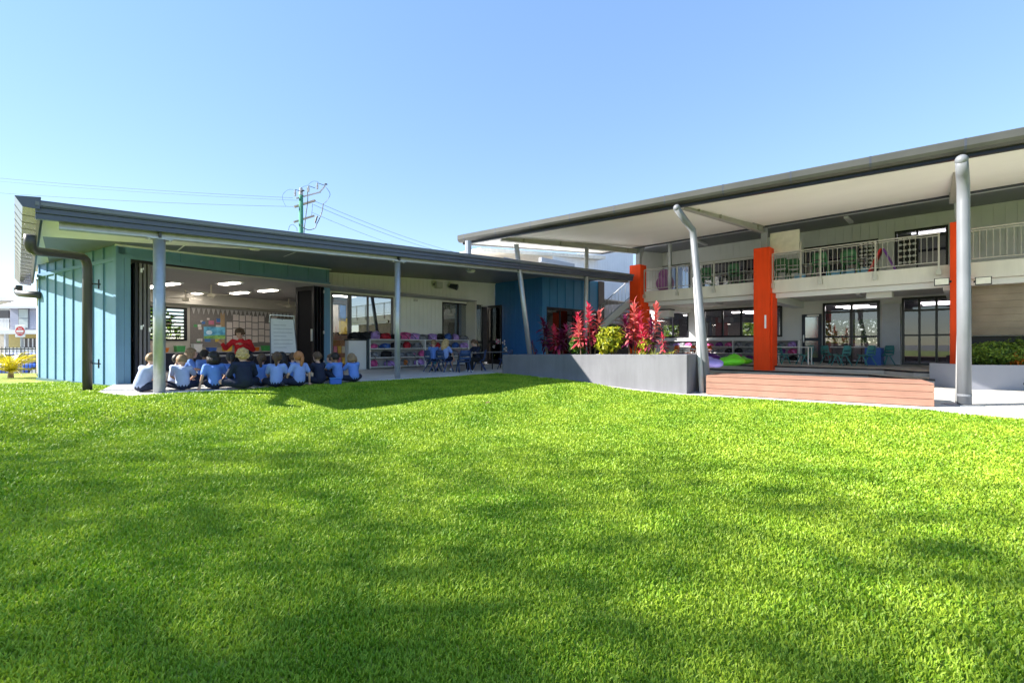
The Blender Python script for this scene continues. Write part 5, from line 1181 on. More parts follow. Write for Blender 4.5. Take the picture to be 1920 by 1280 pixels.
for k in range(12): part('book', cols[k % 5], bcs, (a-.45+(k % 6)*.17, a-.33+(k % 6)*.17, 17.68, 17.749, .15+.45*(k//6), .42+.45*(k//6)))
kt = thing('wall_display', 'pale timber cupboard and green-blue pictures inside the far doorway', 'display', FB(14.2,18.5,0)); part('cupboard', M('pale_timber', (.55,.33,.20), .6, .1, 3), kt, (13.3, 14.6, 18.4, 18.8, 0, 1.75))
for k in range(5): part('picture', cols[(k*2) % 5], kt, (12.9+k*.3, 13.12+k*.3, 18.37, 18.398, 1.85+.1*(k % 2), 2.2+.1*(k % 2)))

# ================================================================== mat, lunch box
mtq = [G(386,728,.006), G(566,718.5,.006), at(610,11.0), at(420,11.2)]; m = MB(); m.slab([Vector((q.x,q.y,.012)) for q in mtq], .010); tag(m.build('floor_mat', M('grey_mat', (.16,.15,.15), .9, .2, 30)), 'dark grey woven mat under the front row of children', 'mat')
q = at(629,10.75); lx = thing('lunch_box', 'small blue lunch box on the slab before the black-haired child', 'box', q, .5); m = MB(); m.rbox(-.13,.13,-.09,.09,0,.12,.02); m.build('base', M('tub_blue'), lx, local=True); m = MB(); m.rbox(-.135,.135,-.095,.095,.122,.15,.012); m.build('lid', M('lid_blue', (.06,.22,.6), .4), lx, local=True)
# ================================================================== bag racks and bags
def bag_meshes():
    out = []
    for sd_ in range(5):
        g = random.Random(sd_); m = MB(); L = .21+.03*g.random(); W_ = .15+.02*g.random(); H_ = .10+.03*g.random()
        m.ell((0,0,H_), (L,W_,H_), 14, 10); m.ell((L*.25,g.uniform(-.04,.04),H_*1.1), (L*.7,W_*.9,H_*1.05), 12, 8); m.ell((-L*.55,0,H_*.8), (L*.42,W_*.85,H_*.75), 12, 8); m.ell((L*.2,-W_*.75,H_*.8), (L*.5,W_*.35,H_*.6), 10, 8)
        for k in range(7): a_ = g.uniform(0,6.28); m.ell((L*.8*math.cos(a_)*g.random(), W_*.8*math.sin(a_)*g.random(), H_*g.uniform(.7,1.7)), (g.uniform(.04,.11),g.uniform(.04,.09),g.uniform(.03,.07)), 9, 6)
        m.lbox(-L*.9,L*.9,-W_*.7,W_*.7,0.0,H_*.9)
        out.append(remesh(m, 'body', sh_bl, .016, 2))
    return out
BAGM = bag_meshes()
sm = MB(); sm.tube([(-.12,-.10,.17),(-.02,-.19,.16),(.10,-.22,.06),(.14,-.20,-.04)], .010, 5); sm.tube([(-.10,.02,.215),(0,.03,.235),(.08,.02,.215)], .008, 5); STRAP = sm.mesh('strap', blackf)
pk = MB(); pk.ell((.05,-.125,.10), (.11,.035,.06), 10, 8); POCK = pk.mesh('pocket', None, True)
BC = {'pink':(.62,.10,.30),'lilac':(.42,.26,.62),'black':(.012,.012,.015),'navy':(.015,.025,.09),'red':(.45,.02,.04),'teal':(.05,.28,.33),'grey':(.20,.21,.24),'blue':(.04,.12,.42),'coral':(.70,.16,.15),'aqua':(.22,.48,.52),'purple':(.16,.04,.22),'rose':(.60,.32,.38)}
ordn = ['first','second','third','fourth','fifth','sixth','seventh','eighth','ninth','tenth','eleventh','twelfth','thirteenth']
def bag(p, col, label, seed, rz, s=1.0, group='school bags on the racks'):
    g = random.Random(seed); t = thing('school_bag', label, 'bag', p, rz, group); t.scale = (s, s*g.uniform(.85,1.0), s*g.uniform(.8,1.15))
    mt_ = M('bag_'+col, BC[col], .65, .35, 7, bump=.4, bscale=14)
    b = inst('body', g.choice(BAGM), t, local=True); setmat(b, mt_)
    inst('strap', STRAP, t, local=True); k = inst('pocket', POCK, t, local=True); setmat(k, M('bag_'+g.choice(list(BC)), BC['grey'], .65, .3, 7) if g.random() < .5 else mt_)
def rack(name, label, fr_axis, c0, c1, d0, d1, z0, levels, divs, endm):
    """open shelving: boards, uprights, dark end panel"""
    t = thing(name, label, 'rack', (FB((c0+c1)/2, d0, z0) if fr_axis == 'a' else FB(d0, (c0+c1)/2, z0)))
    def bx(nm, m_, p0, p1, q0, q1, za, zb): part(nm, m_, t, ((p0,p1,q0,q1,za,zb) if fr_axis == 'a' else (q0,q1,p0,p1,za,zb)))
    for z in levels: bx('shelf', wht, c0, c1, d0, d1, z-.03, z)
    for c in divs: bx('upright', wht, c-.02, c+.02, d0-.002, d1, z0+.02, levels[-1]-.031)
    bx('end_panel', endm, c0-.045, c0-.001, d0-.005, d1, z0, levels[-1]); bx('back_panel', M('rack_back', (.42,.42,.43), .6), c0, c1, d1+.001, d1+.015, z0+.03, levels[-1]); return t
ra0, ra1 = onB(693,0,15.86)[0], onB(880,0,15.86)[0]; LVL = [.10,.45,.79,1.14]
rack('bag_rack', 'long white open rack full of school bags against the pale verandah wall', 'a', ra0, ra1, 15.86, 16.28, 0, LVL, (ra0+.02, onB(798,0,15.86)[0], ra1-.02), M('rack_end', (.05,.075,.095), .5))
rows = [(3,['black','black','lilac','red','black','pink','lilac','navy','lilac','black','blue','lilac','rose']), (2,['pink','blue','black','red','grey','rose','red','navy','blue','lilac']), (1,['coral','black','navy','aqua','pink','teal','teal','grey','pink']), (0,['pink','lilac','grey','lilac','teal'])]
lvn = {3:'on top of the long rack',2:'on the upper shelf of the long rack',1:'on the middle shelf of the long rack',0:'on the bottom shelf of the long rack'}
for lv, cs in rows:
    n = len(cs); off0 = -.5 if lv == 3 else .25
    for k, c in enumerate(cs):
        a = ra0+off0+(ra1-ra0-off0-.15)*(k+.0)/(n-1 if n > 1 else 1)*(1 if lv else .62)
        bag(FB(a, 16.06+(.05 if lv == 3 else 0), LVL[lv]+.005), c, '%s school bag %s, %s from its dark end' % (c, lvn[lv], ordn[k]), 100+lv*20+k, R(45)+random.uniform(-1.2,1.2), .98 if lv < 3 else 1.08)
# off the end: ledge cabinet under the window that carries the first black bags
lc = thing('ledge_cabinet', 'plain white cabinet left of the bag rack under the reflecting window', 'cabinet', FB(ra0-.5,16.1,0)); part('body', wht, lc, (ra0-.75, ra0-.06, 16.0, 16.3, 0, 1.08)); part('top', M('ledge_dark', (.03,.03,.035), .5), lc, (ra0-.78, ra0-.055, 15.97, 16.3, 1.082, 1.135))
aq, zq = onB(763,676,15.9); q = FB(aq, 16.0, LVL[0]); bb = thing('basketball', 'orange basketball on the bottom shelf of the bag rack', 'ball', q); m = MB(); m.ell(q+Vector((0,0,.122)), .12, 20, 14); m.build('ball', M('ball_orange', (.60,.20,.04), .7, .15, 20, bump=.3, bscale=200), bb, smooth=True)
for k, rot_ in enumerate(((0,0),(90,0),(90,90))):
    m = MB(); rm = Matrix.Rotation(R(rot_[0]), 3, 'X') @ Matrix.Rotation(R(rot_[1]), 3, 'Y'); m.tube([q+Vector((0,0,.122))+rm @ Vector((.1195*math.cos(i*.2618),.1195*math.sin(i*.2618),0)) for i in range(25)], .0025, 4, False); m.build('seam', blackf, bb)
for i, (px, lab) in enumerate(((726,'teal water bottle on the bottom shelf of the bag rack'),(783,'thin pale bottle beside the basketball'))):
    a, _ = onB(px, 680, 15.95); q = FB(a, 15.98, LVL[0]); t = thing('water_bottle', lab, 'bottle', q); m = MB(); m.lathe(q, [(.036,0),(.038,.02),(.038,.17),(.022,.20)], 12); m.build('body', M('bag_aqua', BC['aqua'], .4) if i == 0 else wht, t, smooth=True); m = MB(); m.lathe(q+Vector((0,0,.202)), [(.024,0),(.024,.035)], 10); m.build('cap', blackf, t)
# ================================================================== school chairs and tables
def chair_proto(col, label, s=1.0, name='school_chair'):
    t = thing(name, label, 'chair', (0,0,-50)); mt_ = col
    m = MB(); n = 6
    for k in range(n+1):
        f = k/n; y = .19-.38*f; z = .40-.03*math.sin(f*math.pi)+(.02 if k == 0 else 0)
        m.v += [(-.19,y,z+.012),(0,y,z-.008),(.19,y,z+.012),(-.19,y,z-.012),(0,y,z-.03),(.19,y,z-.012)]
    for k in range(n):
        a, b = 6*k, 6*k+6; m.f += [(a,a+1,b+1,b),(a+1,a+2,b+2,b+1),(a+3,b+3,b+4,a+4),(a+4,b+4,b+5,a+5),(a,b,b+3,a+3),(a+2,a+5,b+5,b+2)]
    m.f += [(0,3,4,1),(1,4,5,2),(6*n,6*n+1,6*n+4,6*n+3),(6*n+1,6*n+2,6*n+5,6*n+4)]; m.build('seat', mt_, t, True, local=True)
    def backp(z0, z1, w0, w1):
        m = MB()
        for k in range(5):
            x = -1+k*.5; c = .045*(1-x*x)
            for (z, w_) in ((z0,w0),(z1,w1)):
                y = -.185-(z-.40)*.18-c; m.v += [(x*w_,y,z),(x*w_,y-.016,z)]
        for k in range(4):
            a = 4*k; b = a+4; m.f += [(a,b,b+2,a+2),(a+1,a+3,b+3,b+1),(a,a+1,b+1,b),(a+2,b+2,b+3,a+3)]
        m.f += [(0,2,3,1),(16,17,19,18)]; return m
    b_ = backp(.56,.76,.185,.165).build('backrest', mt_, t, True, local=True); backp(.45,.53,.19,.187).build('lower_back', mt_, b_, True, local=True)
    for sx in (-1,1):
        m = MB(); m.tube([(sx*.18,-.20,.40),(sx*.178,-.235,.56),(sx*.172,-.25,.70)], [.022,.02,.016], 6); m.build('back_support', mt_, t, local=True)
        m = MB(); m.tube([(sx*.175,.06,.385),(sx*.205,.22,.0)], [.022,.018], 7); m.build('leg', mt_, t, local=True)
        m = MB(); m.tube([(sx*.175,-.04,.385),(sx*.205,-.27,.0)], [.022,.018], 7); m.build('leg', mt_, t, local=True)
    return t
nvy = M('chair_blue', (.022,.055,.15), .45, .06, 5); tlc = M('chair_teal', (.07,.27,.28), .45, .06, 5); grc_ = M('chair_green', (.05,.17,.085), .45, .06, 5); orc = M('chair_orange', (.72,.13,.02), .45, .06, 5)
PROT = {k: chair_proto(m_, 'x') for k, m_ in (('blue',nvy),('teal',tlc),('green',grc_),('orange',orc))}
used = set()
def chair(kind, p, face, label, group, s=1.0):
    o = PROT[kind] if kind not in used else copy_tree(PROT[kind]); used.add(kind)
    o.location = p; o.rotation_euler = (0,0,face); o.scale = (s,s,s); tag(o, label, 'chair', group); return o
def table(p, rz, L, W_, H_, topm, legm, label, group=None):
    t = thing('table', label, 'table', p, rz, group); m = MB(); m.rbox(-L/2,L/2,-W_/2,W_/2,H_-.03,H_,.01); m.build('top', topm, t, local=True)
    for sx in (-1,1):
        for sy in (-1,1): m = MB(); m.tube([(sx*(L/2-.06),sy*(W_/2-.06),0),(sx*(L/2-.06),sy*(W_/2-.06),H_-.031)], .022, 8); m.build('leg', legm, t, local=True)
    return t
aw = R(45)
def gp(px, Y, z=0.0): return Vector(((px-960)/FPX*Y, Y, z))
gt_ = M('grey_table_top', (.16,.17,.19), .4, .1)
table(gp(874,16.0), aw, 1.15, .60, .66, gt_, blackf, 'dark table on the verandah where the woman in navy sits', 'verandah tables')
table(gp(931,17.6), aw, 1.0, .60, .66, gt_, blackf, 'dark table on the verandah beside the blue wall', 'verandah tables')
gch = 'blue chairs on the verandah'
tc = gp(874,16.0)
chair('blue', gp(812,15.7), aw-R(95), 'blue chair under the child with short hair at the bag rack', gch, .98); chair('blue', gp(834,15.5), aw-R(80), 'blue chair under the long-haired child at the bag rack', gch, .98)
chair('blue', gp(869,15.35), R(20), 'empty blue chair seen from behind at the front of the table', gch, .98); chair('blue', gp(897,16.35), R(90), 'blue chair under the woman in navy', gch, .98); chair('blue', gp(947,17.3), R(60), 'empty blue chair tucked in beside the blue wall', gch, .98)
person(gp(812,15.72,-.035), gp(835,18.5), 'chair', sh_bl, 'short', 'sandy', 'child in blue shirt with short fair hair on a chair at the bag rack', skin_a, navy, 1.1, 'people at the verandah table')
person(gp(834,15.52,-.035), gp(880,17.5), 'chair_hang', sh_lt, 'long', 'blond', 'child with long fair hair on a chair at the table', skin_a, navy, 1.12, 'people at the verandah table', shoes=shoew)
person(gp(896,16.3,-.06), gp(850,15.6), 'adult_desk', navy, 'ponytail', 'brown', 'young woman in navy writing at the verandah table', skin_a, black_c, 1.0, 'people at the verandah table', shoes=shoew)
# notice and bright decorations on the open door beside the blue wall
for i, (px, py, ci, lab) in enumerate(((926,650,'aqua','aqua paper strip hanging on the open verandah door'),(933,640,'pink','pink paper star on the open verandah door'),(945,642,'blue','large blue and white paper flower on the open verandah door'),(948,654,'coral','coral paper flower on the open verandah door'))):
    bq, zq = onA(px, py, 14.60); t = thing('paper_flower', lab, 'decoration', FB(14.58, bq, zq-.1)); r_ = .12 if i else .08
    for k in range(6):
        m = MB(); a = k*1.047; c = FB(14.585, bq+r_*.6*math.cos(a), zq+r_*.6*math.sin(a)); q = [c+(FB(0,r_*.5*math.cos(j*1.047),0)-FB(0,0,0))+Vector((0,0,r_*.5*math.sin(j*1.047))) for j in range(6)]; m.prism(q, FB(.012,0)-FB(0,0)); m.build('petal', M('bag_'+ci, BC[ci], .65) if k % 2 else wht, t)
# ================================================================== ground floor of the two-storey block
rb0, rb1 = onA(1498,0,23.9)[0], onA(1318,0,23.9)[0]; RL = [.20,.52,.84,1.14]
rack('bag_rack', 'white bag rack along the ground-floor wall behind the green bean bag', 'b', rb0, rb1, 23.88, 24.28, zf, RL, (rb0+.02, rb0+(rb1-rb0)*.33, rb0+(rb1-rb0)*.66, rb1-.02), wht)
g2 = 'school bags on the ground-floor rack'; cs2 = ['black','pink','navy','rose','lilac','grey','pink','black','purple']
for lv in (2,1,0):
    for k in range(9):
        c = cs2[(k*2+lv*3) % 9]; b = rb1-.3-(rb1-rb0-.6)*k/8
        bag(FB(24.05, b, RL[lv]+.004), c, '%s bag on the %s shelf of the ground-floor rack, %s from the leaning column' % (c, ('bottom','middle','upper')[lv], ordn[k]), 300+lv*20+k, R(-45)+random.uniform(-.4,.4), .85, g2)
ra2, rb2 = onA(1312,0,23.9)[0], onA(1235,0,23.9)[0]
rack('bag_rack', 'white bag rack partly hidden behind the red cordylines', 'b', ra2, rb2, 23.88, 24.28, zf, RL, (ra2+.02, rb2-.02), wht)
for k in range(6): bag(FB(24.05, rb2-.3-(rb2-ra2-.6)*k/5, RL[2]+.004), cs2[k+2], '%s bag on the rack behind the cordylines, %s from the stair' % (cs2[k+2], ordn[k]), 400+k, R(-45), .85, g2)
# bean bags
def beanbag(p, r, h, col, label, seed):
    t = thing('bean_bag', label, 'bean bag', p, seed*.7); m = MB(); g = random.Random(seed)
    m.ell((0,0,h*.42), (r,r*.85,h*.42), 16, 10); m.ell((r*.35,.0,h*.66), (r*.5,r*.45,h*.36), 12, 8); m.ell((-r*.5,.05,h*.35), (r*.6,r*.6,h*.34), 12, 8)
    o = inst('cover', remesh(m, 'cover', col, .03, 3), t, local=True); m = MB(); m.tube([(r*.35,0,h*.98),(r*.42,.02,h*1.06)], .02, 6); m.build('handle', col, t, local=True)
def gz(px, py): return G(px, py, zf)
lime = M('lime_vinyl', (.16,.72,.03), .45, .08, 4); lila = M('lilac_vinyl', (.34,.30,.78), .45, .08, 4); purv = M('purple_vinyl', (.14,.03,.28), .45, .08, 4)
beanbag(gz(1372,686), .55, .45, lime, 'large lime green bean bag on the raised floor', 1); beanbag(gz(1396,682), .36, .30, lime, 'smaller lime green bean bag beside the large one', 2)
beanbag(gz(1334,689), .42, .40, lila, 'lilac bean bag beside the leaning column', 3); beanbag(gz(1330,678), .45, .5, purv, 'dark purple bean bag behind the lilac one', 4)
wt = M('white_table_top', (.72,.73,.75), .35, .03)
gt2 = 'tables on the raised floor'
table(gz(1487,683), aw+R(90), 1.3, .65, .72, wt, white, 'white table beside the glazed door', gt2); table(gz(1602,683), R(20), 1.9, .70, .72, wt, blackf, 'white-topped table with teal chairs before the tall window', gt2); table(gz(1300,677), aw, 1.4, .6, .62, wt, greyst, 'white table behind the long planter with orange chairs', gt2)
gc2 = 'teal chairs on the raised floor'
for (px, py, f, lab) in ((1577,685,R(15),'teal chair seen from behind, left of the pair at the white table'),(1623,685,R(10),'teal chair seen from behind, right of the pair at the white table'),(1556,682,R(-80),'teal chair at the left end of the white table'),(1658,684,R(100),'teal chair at the right end of the white table by the pilaster'),(1508,683,R(85),'teal chair side-on beside the glazed door'),(1466,682,R(-70),'teal chair beyond the white table by the middle red column')):
    chair('teal', gz(px, py), f, lab, gc2, 1.02)
for (px, py, lab) in ((1262,675,'orange chair nearest the far red column'),(1292,676,'orange chair in the middle behind the planter'),(1322,675,'orange chair nearest the leaning column')): chair('orange', gz(px, py), R(30), lab, 'orange chairs behind the planter', 1.0)
part('blue_gym_mat', M('tub_blue'), tb, (23.0, 23.9, onA(1655,0,23.5)[0], onA(1625,0,23.5)[0], zf, .8))
# ================================================================== balcony contents
def up_(px, a, z=ZB1): b, _ = onA(px, 0, a); return FB(a, b, z+.004)
gb = 'green chairs on the balcony'
for (px, a, f, lab) in ((1327,20.6,-40,'green chair left of the leaning column top on the balcony'),(1381,20.4,-50,'green chair on the balcony just left of the middle red column'),(1468,20.5,-45,'green chair on the balcony below the cream board'),(1486,20.9,-30,'green chair on the balcony under the cream board corner'),(1540,20.2,-45,'green chair on the balcony right of the cream board'),(1595,20.3,-50,'green chair on the balcony in the middle of the right bay')): chair('green', up_(px, a), R(f), lab, gb, 1.22)
for (px, a, L, lab) in ((1350,21.4,2.4,'white table on the balcony beyond the leaning column'),(1405,21.6,1.6,'white table on the balcony beside the middle red column'),(1560,21.3,2.2,'white table on the balcony in the right bay')): table(up_(px, a), R(-45), L, .7, .74, wt, greyst, lab, 'tables on the balcony')
q = up_(1247,20.2); t = thing('bean_bag', 'tall purple cloth-covered seat at the far end of the balcony', 'seat', q); m = MB(); m.ell((0,0,.40), (.42,.40,.42), 14, 10); m.ell((0,.1,.75), (.30,.26,.36), 12, 8); inst('cover', remesh(m, 'cover', M('mauve_cloth', (.30,.11,.33), .8, .2, 6), .03, 2), t, local=True); m = MB(); m.lbox(-.3,.3,-.25,.25,0,.05); m.build('base', blackf, t, local=True)
q = up_(1655,20.3); t = thing('play_frame', 'red and purple folding A-shaped board on the balcony', 'board', q, R(-45))
for sx, c in ((-1,M('tub_red')),(1,purv)): m = MB(); m.hexa([(sx*.42,-.25,0),(sx*.36,-.25,0),(sx*.36,.25,0),(sx*.42,.25,0),(sx*.06,-.25,.85),(0,-.25,.85),(0,.25,.85),(sx*.06,.25,.85)]); m.build('panel', c, t, local=True)
# decorated boards in the upper windows
for (px0, px1, n1, n2, lab) in ((1611,1645,4,7,'black window board with rows of white paper portraits, nearest the red board'),(1684,1719,4,5,'black window board with white paper portraits beside the open upper door')):
    b1_, b0_ = wallA(px0), wallA(px1); z0, z1 = ZB1+.75, ZB1+1.95; t = thing('display_board', lab, 'board', FB(AW-.1, b0_, z0)); part('panel', blackf, t, (AW-.085, AW-.065, b0_, b1_, z0, z1))
    for i in range(n1):
        for j in range(n2):
            c = FB(AW-.09, b0_+(b1_-b0_)*(i+.5)/n1, z0+(z1-z0)*(j+.5)/n2); m = MB(); m.prism([c+(FB(0,.07*math.cos(k*1.047))-FB(0,0))+Vector((0,0,.055*math.sin(k*1.047))) for k in range(6)], FB(-.008,0)-FB(0,0)); m.build('portrait', wht if (i+j) % 4 else pap, t)
b1_, b0_ = wallA(1722), wallA(1774); t = thing('mural_panel', 'blue and green painted panels low in the upper doorway', 'panel', FB(AW-.1, b0_, ZB1+.02))
for k in range(2): part('panel', M('mural_blue', (.20,.50,.62), .5, .5, 4, var2=(.30,.55,.20)), t, (AW-.09, AW-.06, b0_+(b1_-b0_)*(.5*k)+.01, b0_+(b1_-b0_)*(.5*k+.5)-.01, ZB1+.02, ZB1+.62))
for k, (px, py) in enumerate(((1500,508),(1560,505),(1578,500),(1592,497),(1617,493))):
    q = up_(px, 20.6); t = thing('blue_crate', 'light blue crate on the balcony floor, ' + ordn[k]+' along from the middle red column', 'crate', q, R(-45), 'blue crates on the balcony'); m = MB()
    for (x0,x1,y0,y1,z0,z1) in ((-.16,.16,-.14,-.12,.02,.3),(-.16,.16,.12,.14,.02,.3),(-.16,-.14,-.12,.12,.02,.3),(.14,.16,-.12,.12,.02,.3)): m.lbox(x0,x1,y0,y1,z0,z1)
    m.build('sides', M('crate_blue', (.22,.50,.78), .5), t, local=True); m = MB(); m.lbox(-.16,.16,-.14,.14,0,.02); m.build('base', M('crate_blue'), t, local=True)
# ================================================================== the street on the left
YS = 50.0
def S(px, py, Y=YS): return P(px, py, Y)
def sbox(name, mat, parent, px0, px1, py0, py1, Y0, Y1):       # a box seen face-on: pixel rectangle at depth Y0, running back to Y1
    a, b = P(px0, py1, Y0), P(px1, py0, Y0); m = MB(); m.lbox(a.x, b.x, Y0, Y1, a.z, b.z); return m.build(name, mat, parent)
wbd = M('lilac_weatherboard', (.40,.42,.52), .6, .04, 1); wtr = M('house_white_trim', (.80,.80,.78), .5, .03); yelw = M('yellow_render', (.62,.50,.20), .7, .06)
hs = thing('town_house', 'lilac weatherboard upper-storey town house with white roof across the street', 'house', (S(60,690).x, YS+3, -1.2))
for k in range(10):
    y0 = 577+k*4.0; sbox('weatherboard', wbd, hs, 19, 150, y0+.25, y0+3.9, YS+.02*(k % 2)*0, YS+.2)
sbox('wall_core', wbd, hs, 19, 150, 577, 617, YS+.21, YS+8)
sbox('window', M('house_window_frame', (.22,.23,.26), .5), hs, 34, 53, 578, 615.5, YS-.12, YS-.001)
for (a, b) in ((579.5,596),(597.5,614)): sbox('pane', M('curtained_glass', (.45,.50,.48), .3, .1, .8), hs, 35.2, 51.8, a, b, YS-.16, YS-.121)
a0, a1 = S(9,574), S(160,574); rz = S(50,555).z
m = MB(); m.add([(a0.x,YS-.7,a0.z),(a1.x,YS-.7,a1.z),(a1.x,YS+4,rz+1.6),(a0.x+3.6,YS+4,rz+1.6),(a0.x,YS+9,a0.z),(a1.x,YS+9,a1.z)], [(0,1,2,3),(0,3,4),(3,2,5,4)]); rf = m.build('roof', M('white_metal_roof', (.78,.78,.78), .4, .03), hs)
m = MB(); m.lbox(a0.x, a1.x, YS-.8, YS-.65, a0.z-.28, a0.z+.02); m.build('gutter', wtr, rf)
sbox('awning', wtr, hs, -8, 150, 618, 626, YS-1.2, YS+.2); sbox('lower_wall', yelw, hs, 8, 150, 626.2, 700, YS+.3, YS+8)
sbox('lower_window', M('dark_glazing', (.10,.09,.09), .3), hs, 39, 72, 634, 652, YS+.2, YS+.299)
for px in (44,52,60,67): sbox('curtain', wtr, hs, px, px+2.2, 634.5, 651, YS+.16, YS+.199)
sbox('porch_post', wtr, hs, 7.5, 10.5, 626.2, 700, YS-1.1, YS-.8)
h2_ = thing('town_house', 'cream neighbouring town house with balcony at the picture edge', 'house', (S(-10,690).x, YS+6, -1.2))
sbox('wall', M('cream_house', (.62,.58,.50), .7), h2_, -90, 17, 565, 700, YS+2, YS+10); sbox('roof', M('white_metal_roof'), h2_, -95, 26, 556, 563, YS+1, YS+11); sbox('window', M('dark_glazing'), h2_, -20, 16, 582, 604, YS+1.85, YS+1.999)
rl = sbox('balcony_rail', wtr, h2_, -60, 17, 596.5, 598, YS-.4, YS-.3)
for k in range(14): sbox('baluster', wtr, rl, -20+k*2.7, -18.9+k*2.7, 598.1, 616, YS-.39, YS-.33)
sbox('balcony_floor', wtr, h2_, -60, 17, 616, 619, YS-.5, YS+1.99)
# low white street fence
wf_ = thing('street_fence', 'white picket fence before the town house', 'fence', (S(40,660).x, 44, -1.2))
for k in range(16): sbox('picket', wtr, wf_, 15+k*4.2, 17.6+k*4.2, 652, 672, 44, 44.06)
sbox('rail', wtr, wf_, 14, 84, 664, 666.5, 44.07, 44.12); sbox('base_wall', wbd, wf_, 14, 120, 672, 712, 44, 44.2)
# parked car, bright blue
cr = thing('parked_car', 'bright blue car parked in the street behind the dark fence', 'car', (S(40,700,26).x, 26, -1.0)); cx = P(50,690,26).x; cb = M('car_blue', (.03,.12,.55), .2, .06, 2, spec=.7); zc = -.95
m = MB(); m.rbox(cx-2.1,cx+2.1,25.2,26.9,zc+.25,zc+.85,.12); bd = m.build('body', cb, cr, True); m = MB(); m.hexa([(cx-1.3,25.3,zc+.85),(cx+1.5,25.3,zc+.85),(cx+1.5,26.8,zc+.85),(cx-1.3,26.8,zc+.85),(cx-.8,25.45,zc+1.42),(cx+1.1,25.45,zc+1.42),(cx+1.1,26.65,zc+1.42),(cx-.8,26.65,zc+1.42)]); m.build('cabin', cb, bd, bevel=.05)
m = MB(); m.hexa([(cx-1.12,25.28,zc+.9),(cx+1.32,25.28,zc+.9),(cx+1.32,25.33,zc+.9),(cx-1.12,25.33,zc+.9),(cx-.78,25.40,zc+1.34),(cx+1.02,25.40,zc+1.34),(cx+1.02,25.44,zc+1.34),(cx-.78,25.44,zc+1.34)]); m.build('side_window', M('dark_glazing'), bd)
for wx in (-1.3,1.3):
    m = MB(); m.tube([(cx+wx,25.15,zc+.32),(cx+wx,25.4,zc+.32)], .32, 20); wh = m.build('wheel', blackf, cr); m = MB(); m.tube([(cx+wx,25.13,zc+.32),(cx+wx,25.149,zc+.32)], .2, 16); m.build('rim', silver, wh)
for wx in (-2.08,1.98): m = MB(); m.lbox(cx+wx,cx+wx+.1,25.3,25.6,zc+.55,zc+.72); m.build('headlight', wht, bd)
# dark pool-type fence between lawn and street
fn = thing('bar_fence', 'dark thin-barred metal fence at the edge of the grass by the palm', 'fence', (P(40,700,17).x, 17, -.2)); 
for z in (.02,1.0): m = MB(); m.lbox(P(-60,0,17).x, P(120,0,17).x, 16.98, 17.02, z-.25, z-.21); m.build('rail', darkm, fn)
for k in range(26): x = P(-60,0,17).x+k*.14; m = MB(); m.lbox(x-.008, x+.008, 16.992, 17.008, -.3, .85); m.build('bar', darkm, fn)
# NO ENTRY sign
q = P(38,621,22.0); sg_ = thing('road_sign', 'round red and white no entry sign on a grey post', 'sign', (q.x, q.y, -1.2)); m = MB(); m.tube([(q.x,q.y+.05,-1.2),(q.x,q.y+.05,q.z+.2)], .04, 10); m.build('post', galv, sg_)
pn = MB(); pn.lbox(q.x-.24,q.x+.24,q.y-.01,q.y+.01,q.z-.28,q.z+.30); po_ = pn.build('plate', wht, sg_, bevel=.01)
m = MB(); m.tube([(q.x,q.y-.0135,q.z+.01),(q.x,q.y-.0105,q.z+.01)], .225, 28); m.build('red_disc', M('sign_red', (.62,.02,.03), .4), po_)
m = MB(); m.lbox(q.x-.17,q.x+.17,q.y-.018,q.y-.0138,q.z-.04,q.z+.055); m.build('white_bar', wht, po_)
def text(s, loc, size, mat, parent, name):
    c = bpy.data.curves.new(name, 'FONT'); c.body = s; c.size = size; c.align_x = 'CENTER'; c.align_y = 'CENTER'; c.extrude = .001; o = bpy.data.objects.new('t', c); COL.objects.link(o)
    dg = DG(); dg.update(); me = bpy.data.meshes.new_from_object(o.evaluated_get(dg)); bpy.data.objects.remove(o); me.materials.clear(); me.materials.append(mat)
    k = bpy.data.objects.new(name, me); COL.objects.link(k); k.parent = parent; k.location = Vector(loc)-wloc(parent); k.rotation_euler = (R(90),0,0); return k
text('NO', (q.x,q.y-.016,q.z+.125), .12, wht, po_, 'lettering'); text('ENTRY', (q.x,q.y-.016,q.z-.115), .11, wht, po_, 'lettering')
# ================================================================== power pole with crossarms and wires
YP = 32.0
pp = thing('power_pole', 'green timber power pole with crossarms and insulators behind the low roof', 'pole', (P(564,700,YP).x, YP, -1.2)); pgm = M('pole_green', (.06,.24,.15), .8, .15, 4); xm = M('crossarm_timber', (.30,.26,.22), .8, .2, 8); insm = M('insulator_grey', (.36,.38,.42), .4, .1); wirem = M('wire_dark', (.05,.055,.07), .5)
x0 = P(564.5,0,YP).x; zt_ = P(0,366,YP).z
m = MB(); m.tube([(x0,YP,-1.2),(x0,YP,zt_)], [.20,.14], 14); pole = m.build('pole', pgm, pp, True); m = MB(); m.tube([(x0,YP,zt_),(x0,YP,zt_+.5)], [.15,.10], 12); m.build('pole_cap', insm, pole)
def arm(pa, pb, dY, wdt, mat=xm): m = MB(); m.tube([P(*pa,YP-.2), P(*pb,YP-.2+dY)], wdt, 4); return m.build('crossarm', mat, pp)
arm((552,388),(591,376),1.2,.085); arm((551,416.5),(589,404.5),1.2,.07); arm((555,372),(601,360),1.2,.06, insm); arm((600,360),(610,348),.3,.05, insm)
for (px, py) in ((553.5,362),(578.5,354),(595,349)):
    b_ = P(px, py+6, YP-.3); m = MB(); m.lathe(b_, [(.05,0),(.09,.06),(.05,.10),(.09,.16),(.05,.20),(.09,.26),(.05,.30),(.06,.42)], 10); m.build('insulator', insm, pp)
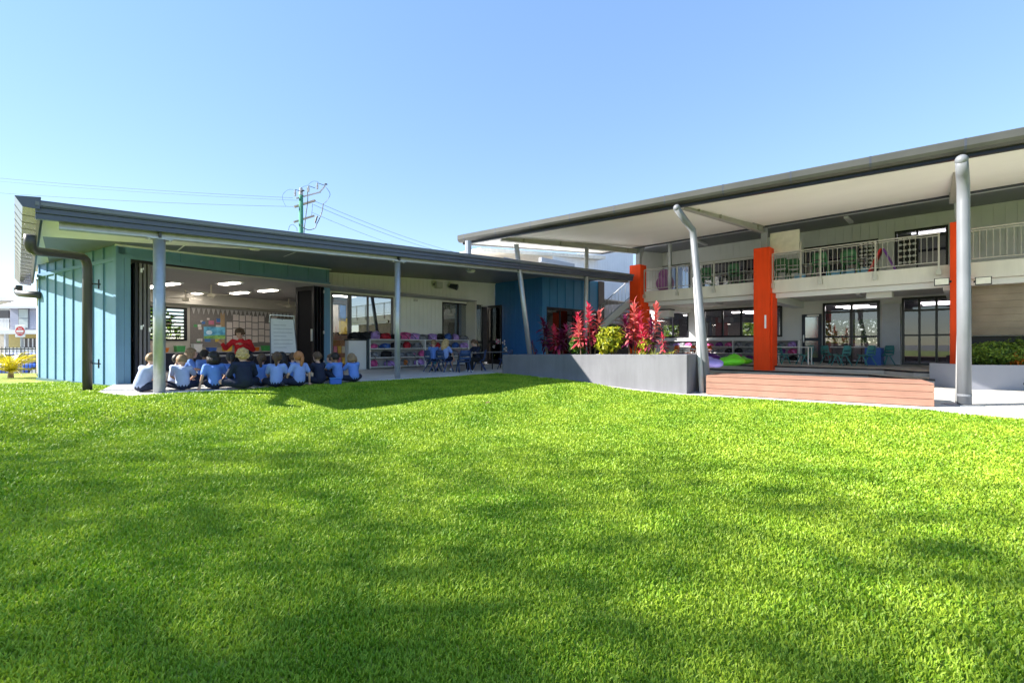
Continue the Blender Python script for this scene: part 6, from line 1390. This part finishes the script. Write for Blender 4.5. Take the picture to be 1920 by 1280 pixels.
for (pa, pb) in (((553.5,355.5),(567,360)),((578.5,348.5),(591,353)),((595,343),(609,348))): m = MB(); m.tube([P(*pa,YP-.3), P(*pb,YP-.1)], .022, 5); m.build('fuse_arm', darkm, pp)
for (px, py) in ((568,357.5),(611,345.5)): c = P(px, py, YP-.1); m = MB(); m.ell(c, (.12,.12,.05), 8, 5); m.build('fuse_cap', darkm, pp)
def arc(pts, r=.009, par=pp, nm='jumper_wire'):
    P3 = [P(a, b, YP-.25) for a, b in pts]; out = []
    for i in range(len(P3)-1):
        p_1 = P3[max(0,i-1)]; p0_ = P3[i]; p1_ = P3[i+1]; p2_ = P3[min(len(P3)-1,i+2)]
        for k in range(5):
            t = k/5; out.append(.5*((2*p0_)+(p1_-p_1)*t+(2*p_1-5*p0_+4*p1_-p2_)*t*t+(3*p0_-p_1-3*p1_+p2_)*t**3))
    out.append(P3[-1]); m = MB(); m.tube(out, r, 5); m.build(nm, wirem, par)
arc([(550,355.5),(540,356),(531,364),(530,374),(536,387)]); arc([(577,348),(567,351),(559,358)]); arc([(597,341),(587,340),(577,347)]); arc([(612,352),(619,364),(613,376),(606,383)], .016); arc([(606,382),(604,396),(599,410),(594,420),(590,428),(579,431),(569,427),(566,420)], .03); arc([(576,352),(577,375),(574,400),(571,425),(570,440)], .03); arc([(586,382),(585,396),(584,404)], .014); arc([(541,432),(543,424),(549,421),(556,427),(557,433)], .014)
arc([(595,405),(593,411),(591,418)], .06, nm='fuse_link')
def wire(pa, Ya, pb, Yb, sag, lab, r=.011):
    a, b = P(*pa, Ya), P(*pb, Yb); pts = [a.lerp(b, t/16)-Vector((0,0,sag*4*(t/16)*(1-t/16))) for t in range(17)]; m = MB(); m.tube(pts, r, 5); tag(m.build('power_line', wirem), lab, 'power line', 'power lines strung from the pole')
wire((549,371),YP,(-300,302),40,.35,'upper power line running from the pole over the low roof to the picture edge'); wire((561,376),YP,(-300,309),40.4,.35,'second power line just under the upper one, left of the pole', .008)
wire((553,387.5),YP,(-300,334),38,.4,'lowest power line left of the pole'); wire((592,378),YP,(960,492),60,.8,'top power line running right from the pole', .013); wire((588,384),YP,(940,492),60,.8,'middle power line running right from the pole', .013); wire((584,398),YP,(900,492),60,.8,'lowest power line running right from the pole', .011)
